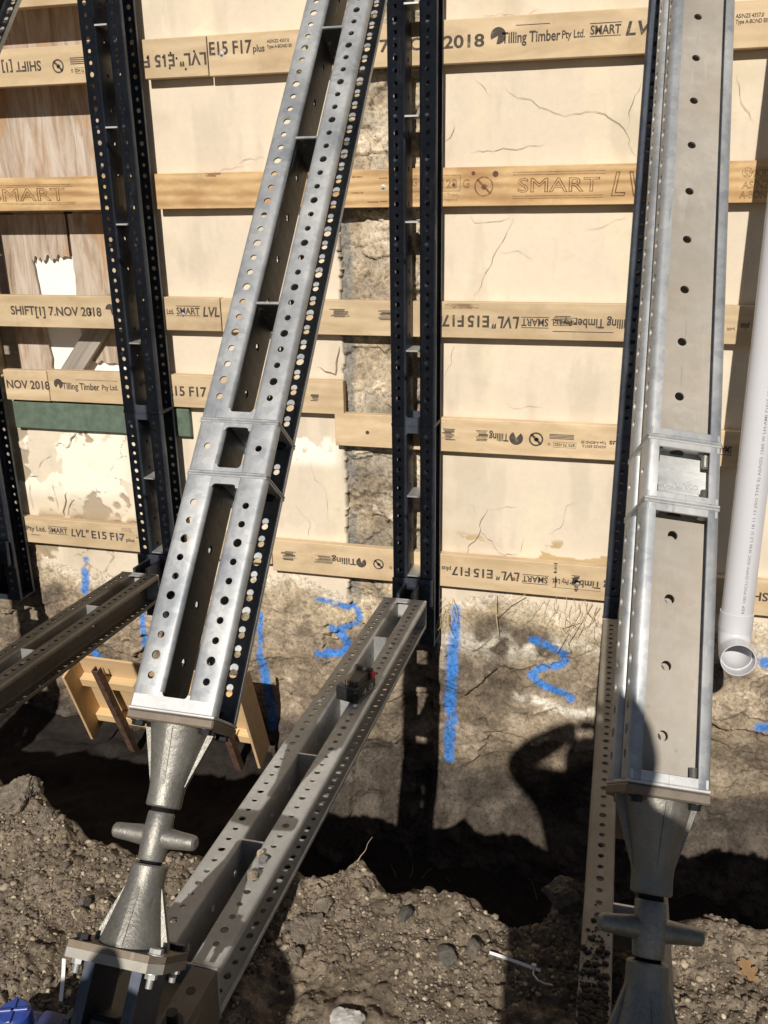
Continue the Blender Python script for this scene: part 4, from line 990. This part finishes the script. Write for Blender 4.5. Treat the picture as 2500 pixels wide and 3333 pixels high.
def on(px, py, dz=0):
    d = CF+CR*((px-1250)/2900)-CU*((py-1666.5)/2900); t = GZ/d.z
    for _ in range(6): p_ = d*t; t *= (float(ground_z(np.array([p_.x]), np.array([p_.y]))[0]))/p_.z if p_.z else 1
    p_ = d*t; return Vector((p_.x, p_.y, p_.z+dz))
SO = (.17, .14, .108)
rock('soil_clod', on(1010, 3040, .012), (.058, .045, .030), 'large flat brown clod lying beside the long strut', SO, 4, 'soil clod')
rock('soil_clod', on(965, 3118, .006), (.020, .022, .015), 'small brown clod just below the large flat clod', SO, 5, 'soil clod')
rock('soil_clod', on(1060, 2955, .012), (.026, .024, .020), 'rough brown clod just above the large flat clod', SO, 6, 'soil clod')
rock('stone', on(1128, 3330, .008), (.040, .034, .026), 'pale grey angular stone at the bottom edge', (.42, .40, .37), 8)
rock('stone', on(1318, 2982, .006), (.021, .019, .015), 'dark grey stone in the middle of the open soil', (.085, .078, .07), 9)
rock('stone', on(1455, 3120, .008), (.030, .026, .018), 'largest dark stone left of the white strap on the ground', (.10, .09, .078), 10)
rock('stone', on(1540, 3090, .006), (.022, .020, .017), 'dark stone next to the upper end of the white strap', (.12, .10, .08), 11)
rock('stone', on(275, 2955, .008), (.022, .020, .018), 'dark stone beside the jack cone, left', (.10, .09, .08), 12)
rock('stone', on(250, 2985, .006), (.018, .016, .013), 'cream stone touching the dark stone beside the jack cone', (.42, .34, .24), 13)
rock('soil_clod', on(62, 2600, .0), (.080, .060, .05), 'crumbly heap of brown soil on the trench edge at far left', SO, 14, 'soil clod')
rock('soil_clod', on(150, 2665, .0), (.040, .035, .028), 'smaller brown clod at the foot of the far left heap', SO, 15, 'soil clod')
rock('soil_clod', Vector((-.035, 1.79, -1.60)), (.06, .055, .04), 'dark crumbly clod by the dusty strut on the trench edge', (.12, .098, .076), 16, 'soil clod')
MS = strut_matrix(X2)
rock('soil_clod', MS @ Vector((.057, -.008, .27)), (.016, .019, .012), 'brown clod sitting on the flange of the long strut', (.21, .17, .13), 17, 'soil clod')
rock('soil_clod', MS @ Vector((.055, -.007, .33)), (.013, .013, .010), 'grey crumb of soil on the long strut, above the brown clod', (.15, .14, .13), 18, 'soil clod')
rock('stone', MS @ Vector((.040, -.006, .35)), (.011, .012, .009), 'cream pebble on the flange of the long strut', (.48, .38, .25), 19)
# dirt spilled on the dusty strut
MS3 = strut_matrix(X3); n = 900
tt = np.where(RNG.random(n) < .75, RNG.normal(.03, .05, n), RNG.normal(.12, .09, n)); ss = RNG.uniform(-.088, -.034, n); sz = .0014*(6.5**(RNG.random(n)**1.6))
vv = []; ff = []; cc = []
for i in range(n):
    p_ = MS3 @ Vector((ss[i], -sz[i]*.3, max(tt[i], -.30)+.03))
    vv.append(IV*(1+RNG.uniform(-.2, .2, (len(IV), 1)))*sz[i]*np.array([1, 1, .42])+np.array(p_)); ff.append(IF+i*len(IV)); cc.append(np.tile(np.array([.035, .028, .022])*RNG.uniform(.7, 1.6), (len(IV), 1)))
o = np_mesh('soil_crumbs', np.concatenate(vv), np.concatenate(ff), M_PEB, None, np.concatenate(cc), False); tag(o, 'black crumbs of soil scattered on the lower end of the dusty strut', 'soil', kind='stuff')

# ------------------------------------------------------------------ formwork box in the trench
fo = Vector((-2.40, 3.40, -2.47)); fv_ = Vector((0, -.33, .944)).normalized(); fu = Vector((1, 0, -.01)).normalized(); fn = fu.cross(fv_).normalized()
MF = Matrix((fu, fv_, fn)).transposed().to_4x4(); MF.translation = fo          # local x along, y up the sheet, z out of it
fw = tag(empty('formwork_box', MF), 'shallow pine and plywood formwork box leaning in the trench behind the left jack', 'formwork')
def fbox(name, lo, hi, mat, bev=.002):
    bm = bmesh.new(); bm_box(bm, lo, hi, bev); return finish(bm, name, mat, fw)
fbox('back_sheet', (.014, 0, -.012), (.885, .47, 0), M_FORM)
fbox('side_panel', (0, .0, -.012), (.0135, .46, .125), M_FORM); fbox('side_panel', (.8855, -.02, -.012), (.899, .53, .125), M_FORM)
fbox('rail', (.015, .31, .0005), (.884, .36, .045), M_PINE); fbox('rail', (.015, .05, .0005), (.884, .10, .045), M_PINE)
for lab, a, b_ in (('rusty steel stake leaning on the left half of the formwork box', (307, 2185), (412, 2405)), ('rusty steel stake at the right end of the formwork box, partly behind the brace', (733, 2385), (765, 2475))):
    A = at(*a, 3.18 if a[0] < 500 else 3.24); B = at(*b_, 3.33 if a[0] < 500 else 3.30); ax = (A-B).normalized()
    M_ = frame_to(ax); M_.translation = B-ax*.15; L_ = (A-B).length+.15
    bm = bmesh.new(); bm_box(bm, (-.017, -.0025, 0), (.017, .0025, L_)); bm_box(bm, (-.017, .0025, 0), (-.012, .030, L_)); bm_box(bm, (.012, .0025, 0), (.017, .030, L_))
    o = finish(bm, 'steel_stake', M_RUST, None, M_); tag(o, lab, 'stake', 'steel stakes holding the formwork')

# ------------------------------------------------------------------ white drain pipe
P0 = Vector((.462, 3.05, -1.445)); P1 = Vector((.462, 3.17, .11)); ax = (P1-P0).normalized()
pipe = tag(empty('drain_pipe', Matrix.Translation(P0)), 'white plastic drain pipe ending in an elbow beside the right brace', 'pipe')
def ring_sweep(bm, path, ro, ri, n=40):
    """hollow swept tube, path = list of (centre, direction)"""
    X_ = Vector((1, 0, 0)); rings = []
    for c_, d_ in path:
        d_ = d_.normalized(); a_ = (X_-d_*X_.dot(d_)).normalized(); b_ = d_.cross(a_)
        rings.append([[bm.verts.new(c_+(a_*math.cos(2*PI*k/n)+b_*math.sin(2*PI*k/n))*r_) for k in range(n)] for r_ in (ro, ri)])
    for A, B in zip(rings, rings[1:]):
        for k in range(n):
            k2 = (k+1) % n; bm.faces.new((A[0][k], A[0][k2], B[0][k2], B[0][k])); bm.faces.new((A[1][k], B[1][k], B[1][k2], A[1][k2]))
    for A in (rings[0], rings[-1]):
        for k in range(n): k2 = (k+1) % n; bm.faces.new((A[0][k], A[1][k], A[1][k2], A[0][k2]))
OV = Vector((0, 0, 0))
bm = bmesh.new(); ring_sweep(bm, [(OV-ax*.02, ax), (ax*2.6, ax)], .0525, .049); finish(bm, 'pipe_length', M_PVC, pipe, smooth=30)
bm = bmesh.new(); ring_sweep(bm, [(ax*.052, ax), (ax*.040, ax), (-ax*.012, ax)], .0565, .0527); finish(bm, 'socket', M_PVC, pipe, smooth=30)
dn = -ax; fwd = Vector((.03, -1, -.06)).normalized(); fwd = (fwd-dn*fwd.dot(dn)*0).normalized()
pp = []; c0 = -ax*.0125
fo_ = (fwd-dn*fwd.dot(dn)).normalized(); RB = .068; ctr = c0+fo_*RB
for k in range(13):
    a_ = (PI/2)*k/12; pp.append((ctr-fo_*RB*math.cos(a_)+dn*RB*math.sin(a_), dn*math.cos(a_)+fo_*math.sin(a_)))
e1 = pp[-1][0]; bm = bmesh.new(); ring_sweep(bm, pp+[(e1+fo_*.012, fo_)], .0545, .0505); finish(bm, 'elbow', M_PVC, pipe, smooth=30)
bm = bmesh.new(); ring_sweep(bm, [(e1+fo_*.0005, fo_), (e1+fo_*.055, fo_)], .0578, .0549); finish(bm, 'socket', M_PVC, pipe, smooth=30)
# printing down the pipe
v, f = text_mesh('REP 100 PVCU DWV XSC SN6 L3 U 18 11 13 (ISO TYPE 5) AS/NZS 1260 W LH-AMI 71015 18:04 9319841040153 1000AASC', bold=.01)
hs_ = .0135; Lx = 1.02; sx = Lx/(v[:, 0].max()-v[:, 0].min()); a0 = Vector((1, 0, 0)); a_ = (a0-ax*a0.dot(ax)).normalized(); b_ = ax.cross(a_)
me = bpy.data.meshes.new('printed_code'); V3 = []
for x_, y_, _ in v:
    th = math.atan2(-1, .22)-((y_-.35)*hs_)/.0529*1.0; rr_ = .0529
    V3.append(ax*(.062+x_*sx)+(a_*math.cos(th*1)+b_*math.sin(th))*rr_)
sgn_test = (b_.y > 0)
me.from_pydata([tuple(p_) for p_ in V3], [], f); me.update(); link_mesh('printed_code', me, ink('grey_print', (.22, .22, .24), .5), pipe)

# ------------------------------------------------------------------ tool battery on the strut
MB = strut_matrix(X2) @ Matrix.Translation((.036, 0, 1.235)) @ Matrix.Rotation(R(90), 4, 'X') @ Matrix.Rotation(R(-4), 4, 'Z')   # local z = up, y = towards the viewer along the strut
M_PLAST = plain('black_plastic', (.018, .018, .019), .42, 0, .2, 60, .05); M_RED = plain('red_plastic', (.40, .025, .022), .45)
MB = Matrix.Translation(MS @ Vector((.036, -.0008, 1.170))) @ Matrix((Vector((1, 0, 0)), Vector((0, math.cos(SL), -math.sin(SL))), Vector((0, math.sin(SL), math.cos(SL))))).transposed().to_4x4() @ Matrix.Rotation(R(-14), 4, 'Z')
bt = tag(empty('tool_battery', MB), 'black and red cordless tool battery resting on the long strut', 'battery')
bm = bmesh.new(); bm_box(bm, (-.040, -.062, 0), (.040, .062, .044), .007, seg=3); bm_box(bm, (-.0385, -.060, .036), (.0385, .060, .050), .004, seg=2); finish(bm, 'case', M_PLAST, bt)
bm = bmesh.new(); bm_prism(bm, [(-.030, .0501), (.030, .0501), (.026, .066), (-.026, .066)], lambda p_, y_: (p_[0], y_, p_[1]), -.035, .040)
for k in range(5): bm_box(bm, (-.020+k*.009, -.044, .0502), (-.015+k*.009, -.0352, .0655))
bm_box(bm, (-.034, .0405, .0501), (.034, .058, .078), .004); finish(bm, 'terminal_block', plain('dusty_plastic', (.10, .085, .065), .6), bt)
bm = bmesh.new(); bm_prism(bm, [(.032, .050), (.056, .050), (.056, .060), (.044, .073), (.032, .066)], lambda p_, x_: (x_, p_[0], p_[1]), .0345, .0418); finish(bm, 'release_button', M_RED, bt)
v, f = text_mesh('4.0', bold=.01); s = .05
me = bpy.data.meshes.new('capacity_mark'); me.from_pydata([(.0405, (x_-.9)*s*1.1+.022, .014+y_*s*.62) for x_, y_, _ in v], [], f); me.update(); link_mesh('capacity_mark', me, plain('grey_print_paint', (.45, .45, .47), .5), bt)
bm = bmesh.new(); bm_box(bm, (.0400, -.058, .0095), (.0407, .058, .0108)); finish(bm, 'trim_line', plain('grey_trim', (.4, .4, .42), .5), bt)

# ------------------------------------------------------------------ straps, leaf, roots, blue container
def strap(pts, wd, th, mat, label):
    bm = bmesh.new(); prev = None; pts = [Vector(p_) for p_ in pts]; o0 = pts[0]
    for i, p_ in enumerate(pts):
        d_ = (pts[min(i+1, len(pts)-1)]-pts[max(i-1, 0)]).normalized(); sd_ = d_.cross(Vector((0, -.5, .85))).normalized()*wd/2; up_ = sd_.cross(d_).normalized()*th/2
        e = [bm.verts.new(p_-o0+a*sd_+b_*up_) for a, b_ in ((-1, -1), (1, -1), (1, 1), (-1, 1))]
        if prev:
            for k in range(4): bm.faces.new((prev[k], prev[(k+1) % 4], e[(k+1) % 4], e[k]))
        else: bm.faces.new(e[::-1])
        prev = e
    bm.faces.new(prev); o = finish(bm, 'cable_tie', mat, None, Matrix.Translation(o0)); return tag(o, label, 'cable tie', 'white plastic cable ties')
M_TIE = plain('white_nylon', (.72, .72, .72), .35, 0, .05, 10, 0)
def at_x(px, py, Xv):
    d = CF+CR*((px-1250)/2900)-CU*((py-1666.5)/2900); return d*(Xv/d.x)
strap([at_x(209, 3120, -.882), at_x(206, 3180, -.882), at_x(198, 3258, -.882)], .0075, .0015, M_TIE, 'straight white cable tie hanging from the left base plate')
zt = [on(950+a*.633, 2650+b_*.633, h) for a, b_, h in ((1015, 740, .016), (1080, 765, .018), (1160, 790, .016), (1235, 815, .014), (1278, 826, .012))]
o = strap(zt, .0065, .0018, M_TIE, 'bent white cable tie lying on the soil beside the dusty strut')
bm = bmesh.new(); o0 = zt[0]
tail = [on(950+a*.633, 2650+b_*.633, h)-o0 for a, b_, h in ((1243, 815, .020), (1240, 845, .012), (1262, 870, .010), (1300, 890, .010), (1340, 898, .010))]
bm_tube(bm, tail, [.0022]*5, 6); bm_box(bm, tail[0]-Vector((.005, .004, .004)), tail[0]+Vector((.005, .004, .004)), .001); finish(bm, 'tie_tail', M_TIE, o)
lf = [(0, -1.0), (.10, -.72), (.42, -.78), (.55, -.52), (.30, -.35), (.72, -.15), (.86, .14), (.55, .22), (.34, .18), (.62, .50), (.60, .78), (.32, .74), (.12, .95), (-.10, .98), (-.24, .72), (-.55, .70), (-.62, .42), (-.36, .15), (-.66, .02), (-.60, -.25), (-.28, -.35), (-.36, -.62), (-.10, -.72)]
bm = bmesh.new(); cv = bm.verts.new((0, 0, .004)); vs = [bm.verts.new((x_*.026, y_*.034, .004+.010*(x_*x_)-.003*y_)) for x_, y_ in lf]
for k in range(len(vs)): bm.faces.new((cv, vs[k], vs[(k+1) % len(vs)]))
bmesh.ops.solidify(bm, geom=bm.faces[:], thickness=.0008)
o = finish(bm, 'dry_leaf', plain('dry_leaf_brown', (.52, .33, .17), .8, 0, .15, 40, .1), None, Matrix.Translation(on(2430, 3180, .014)) @ Matrix.Rotation(R(20), 4, 'Z') @ Matrix.Rotation(R(14), 4, 'X')); tag(o, 'orange brown dry lobed leaf on the gravel at lower right', 'leaf')
M_ROOT = plain('dry_root', (.34, .25, .16), .9, 0, .25, 60, .1)
def root(start, label, n, ln, rad, seed, d0):
    rd = random.Random(seed); p_ = Vector(start); d_ = Vector(d0).normalized(); pts = [Vector((0, 0, 0))]
    for k in range(n):
        d_ = (d_+Vector((rd.uniform(-.5, .5), rd.uniform(-.4, .4), rd.uniform(-.4, .4)))).normalized(); pts.append(pts[-1]+d_*ln/n)
    bm = bmesh.new(); bm_tube(bm, pts, [rad*(1-.7*k/n) for k in range(n+1)], 5); o = finish(bm, 'root', M_ROOT, None, Matrix.Translation(p_)); return tag(o, label, 'root', 'dry roots on the trench edge')
for k, (px, py, dd, lb) in enumerate(((1162, 2805, (.3, .3, 1), 'thin pale root curling up beside the long strut'), (1290, 2855, (-.1, .2, 1), 'pale root rising from the middle of the trench edge'), (1372, 2860, (.4, .2, 1), 'right one of two roots leaning the same way on the trench edge'), (1335, 2855, (.5, .3, .8), 'left one of two roots leaning the same way on the trench edge'),
                                   (1465, 2875, (.2, .1, 1), 'short pale root just before the photographer shadow'), (1750, 2930, (-.9, .2, .7), 'long root hanging over the trench in the shadow'), (322, 2690, (.2, .2, 1), 'pale root standing behind the jack handle'), (2470, 2930, (.2, .2, 1), 'root sticking up at the right edge of the trench'))):
    root(on(px, py), lb, 9, .075 if k != 5 else .11, .0016, k, dd)
bm = bmesh.new(); rd = random.Random(5)
for k in range(46):
    cx_, cy_ = (1990-rd.random()*0+rd.gauss(-110, 70), 1985+rd.uniform(-50, 40)) if k < 34 else (1460+rd.gauss(0, 12), 1960+rd.uniform(-25, 30))
    p_ = at(cx_, cy_, D-.04); pts = [p_]; d_ = Vector((rd.gauss(0, .45), -.35, -1))
    m_ = rd.randint(5, 9)
    for i in range(m_):
        d_ = (d_.normalized()+Vector((rd.gauss(0, .35), rd.gauss(.05, .12), rd.gauss(-.1, .3)))); q_ = pts[-1]+d_.normalized()*rd.uniform(.012, .026); q_.y = min(q_.y, D-.03); pts.append(q_)
    r0_ = rd.uniform(.0008, .0019); bm_tube(bm, pts, [r0_*(1-.5*i/m_) for i in range(m_+1)], 4)
for pts in ([(1614, 1930), (1615, 2000), (1622, 2065)], [(1617, 2005), (1660, 1965), (1710, 1935)], [(1860, 2115), (1850, 2090), (1870, 2060), (1900, 2010), (1930, 1960)], [(1815, 2120), (1850, 2060), (1830, 2040), (1890, 2020)]):
    bm_tube(bm, [at(a, b_, D-.055) for a, b_ in pts], .0019, 5)
o = finish(bm, 'dry_grass', plain('dry_grass_straw', (.56, .43, .26), .9, 0, .3, 40, 0)); tag(o, 'tangle of dry grass roots hanging under the lowest board', 'dry grass', kind='stuff')
# blue container at the lower left corner
M_BLUE = plain('blue_plastic', (.03, .065, .30), .35, 0, .2, 12, .02); M_BLUE2 = plain('navy_plastic', (.02, .028, .13), .4, 0, .2, 12, .02)
c0 = on(45, 3275, .0)
c0 = at_x(42, 3292, -1.062); 
bc = tag(empty('blue_container', Matrix.Translation(c0-Vector((0, 0, .10)))), 'blue plastic container with a ribbed round cap at the lower left corner', 'container')
bm = bmesh.new(); bm_lathe(bm, [(0, .102), (.026, .102), (.033, .096), (.035, .088), (.035, .064), (.040, .062), (.040, .052), (0, .052)], 32)
for k in range(2): bm_box(bm, (-.030, -.0035, .1005), (.030, .0035, .1065), .001, Matrix.Rotation(PI/2*k+.35, 4, 'Z'))
finish(bm, 'cap', M_BLUE, bc)
bm = bmesh.new(); bm_box(bm, (-.065, -.11, -.03), (.085, .055, .050), .012, seg=3); finish(bm, 'body', M_BLUE, bc)
bm = bmesh.new(); bm_box(bm, (.046, -.05, .0505), (.098, .035, .082), .006, seg=2); finish(bm, 'handle_block', M_BLUE2, bc)

# ------------------------------------------------------------------ photographer standing behind the camera (casts the shadow seen in the picture)
def skin_chain(bm, lay, pts, start=None):
    prev = start; out = []
    for p_, r_ in pts:
        v = bm.verts.new(p_); v[lay].radius = r_ if hasattr(r_, '__len__') else (r_, r_)
        if prev is not None: bm.edges.new((prev, v))
        prev = v; out.append(v)
    return out
bm = bmesh.new(); lay = bm.verts.layers.skin.verify()
tor = skin_chain(bm, lay, [((.04, -.30, -.72), (.185, .13)), ((.04, -.30, -.58), (.175, .125)), ((.04, -.29, -.42), (.195, .13)), ((.035, -.28, -.25), (.20, .135)), ((.03, -.265, -.03), (.22, .12)), ((.025, -.25, .06), (.135, .09)), ((.02, -.235, .10), (.085, .08)), ((.012, -.21, .14), (.118, .125)), ((.010, -.205, .215), (.122, .130)), ((.012, -.21, .29), (.085, .095))])
tor[0][lay].use_root = True
sh = tor[4]
skin_chain(bm, lay, [((-.150, -.25, .035), .120), ((-.225, -.20, .050), .092), ((-.338, -.16, .082), .058), ((-.225, -.14, .178), .068), ((-.13, -.12, .245), .058), ((-.09, -.115, .275), (.026, .048)), ((-.045, -.115, .30), (.020, .052))], sh)
skin_chain(bm, lay, [((.20, -.25, -.04), .085), ((.235, -.22, -.16), .062), ((.250, -.18, -.22), .054), ((.19, -.12, -.16), .044), ((.115, -.075, -.09), .030), ((.085, -.055, -.06), (.018, .032)), ((.07, -.045, -.04), (.016, .036))], sh)
for s in (-1, 1):
    cx_ = .04+s*.095
    skin_chain(bm, lay, [((cx_, -.30, -.80), .095), ((cx_+s*.01, -.28, -1.02), .075), ((cx_+s*.015, -.27, -1.18), .058), ((cx_+s*.02, -.29, -1.38), .052), ((cx_+s*.02, -.31, -1.52), .040), ((cx_+s*.025, -.28, -1.565), (.045, .045)), ((cx_+s*.03, -.17, -1.575), (.048, .036)), ((cx_+s*.03, -.09, -1.58), (.040, .026))], tor[0])
me = bpy.data.meshes.new('person'); bm.to_mesh(me); bm.free()
person = link_mesh('person', me, plain('work_clothes', (.09, .10, .14), .85))
md = person.modifiers.new('skin', 'SKIN'); md.use_smooth_shade = True; ms = person.modifiers.new('sub', 'SUBSURF'); ms.levels = 2; ms.render_levels = 2
tag(person, 'person in dark work clothes holding a phone and shading it with the left hand', 'person')
M_SKIN = plain('skin', (.50, .32, .23), .55, 0, .08, 20, 0)
bm = bmesh.new()     # fingers of both hands
for k in range(4):
    a_ = Vector((-.038, -.112+(k-1.5)*.019, .312)); bm_tube(bm, [a_, a_+Vector((.032+.004*(k in (1, 2)), .002, .006)), a_+Vector((.058+.008*(k in (1, 2)), .004, .002)), a_+Vector((.074+.010*(k in (1, 2)), .006, -.008))], [.0095, .009, .0082, .006], 10)
bm_tube(bm, [(-.080, -.085, .290), (-.055, -.065, .28), (-.03, -.052, .27)], [.011, .010, .007], 10)
for k in range(4):
    a_ = Vector((.062, -.040, -.058+k*.019)); bm_tube(bm, [a_, a_+Vector((-.012, .018, .003)), a_+Vector((-.030, .024, .004)), a_+Vector((-.040, .018, .003))], [.009, .0085, .008, .006], 10)
bm_tube(bm, [(.075, -.06, -.03), (.058, -.05, -.012), (.042, -.036, .004)], [.011, .0095, .007], 10)
finish(bm, 'fingers', M_SKIN, person)
bm = bmesh.new(); bmesh.ops.create_uvsphere(bm, u_segments=24, v_segments=14, radius=1)
bmesh.ops.transform(bm, matrix=Matrix.Translation((.015, -.222, .195)) @ Matrix.Diagonal((.100, .122, .125, 1)), verts=bm.verts)
bmesh.ops.delete(bm, geom=[f_ for f_ in bm.faces if f_.calc_center_median().z < .19 and f_.calc_center_median().y > -.24], context='FACES'); finish(bm, 'hair', plain('brown_hair', (.05, .032, .02), .7), person)
bm = bmesh.new(); bm_cone(bm, (.015, -.105, .165), (.015, -.078, .145), .010, .013, 10); bm_box(bm, (-.012, -.104, .105), (.042, -.094, .112), .002)
for s in (-1, 1):
    r_ = bmesh.ops.create_uvsphere(bm, u_segments=10, v_segments=8, radius=.011); bmesh.ops.translate(bm, vec=(.015+s*.034, -.104, .185), verts=r_['verts'])
finish(bm, 'face', M_SKIN, person)
bm = bmesh.new(); bm_box(bm, (-.018, -.022, -.105), (.055, -.012, .040), .004, seg=2)
o = finish(bm, 'phone', M_PLAST); tag(o, 'black phone held up by the photographer', 'phone')
bm = bmesh.new(); bm_box(bm, (-.015, -.0224, -.098), (.052, -.0221, .033)); finish(bm, 'screen', plain('phone_glass', (.01, .01, .012), .1), o)

# unseen round shouldered form behind the camera, added to shadow the left base plate
bm = bmesh.new(); bm_lathe(bm, [(0, -1.70), (.205, -1.70), (.205, -.520), (.19, -.505), (.14, -.468), (.070, -.414), (.040, -.396), (.038, -.362), (.033, -.337), (.020, -.312), (0, -.309)], 32)
o = finish(bm, 'shadow_caster', M_BROWN, None, Matrix.Translation((-.785, -.28, 0))); tag(o, 'unseen round shouldered form added to shade the left base plate', 'shadow caster')
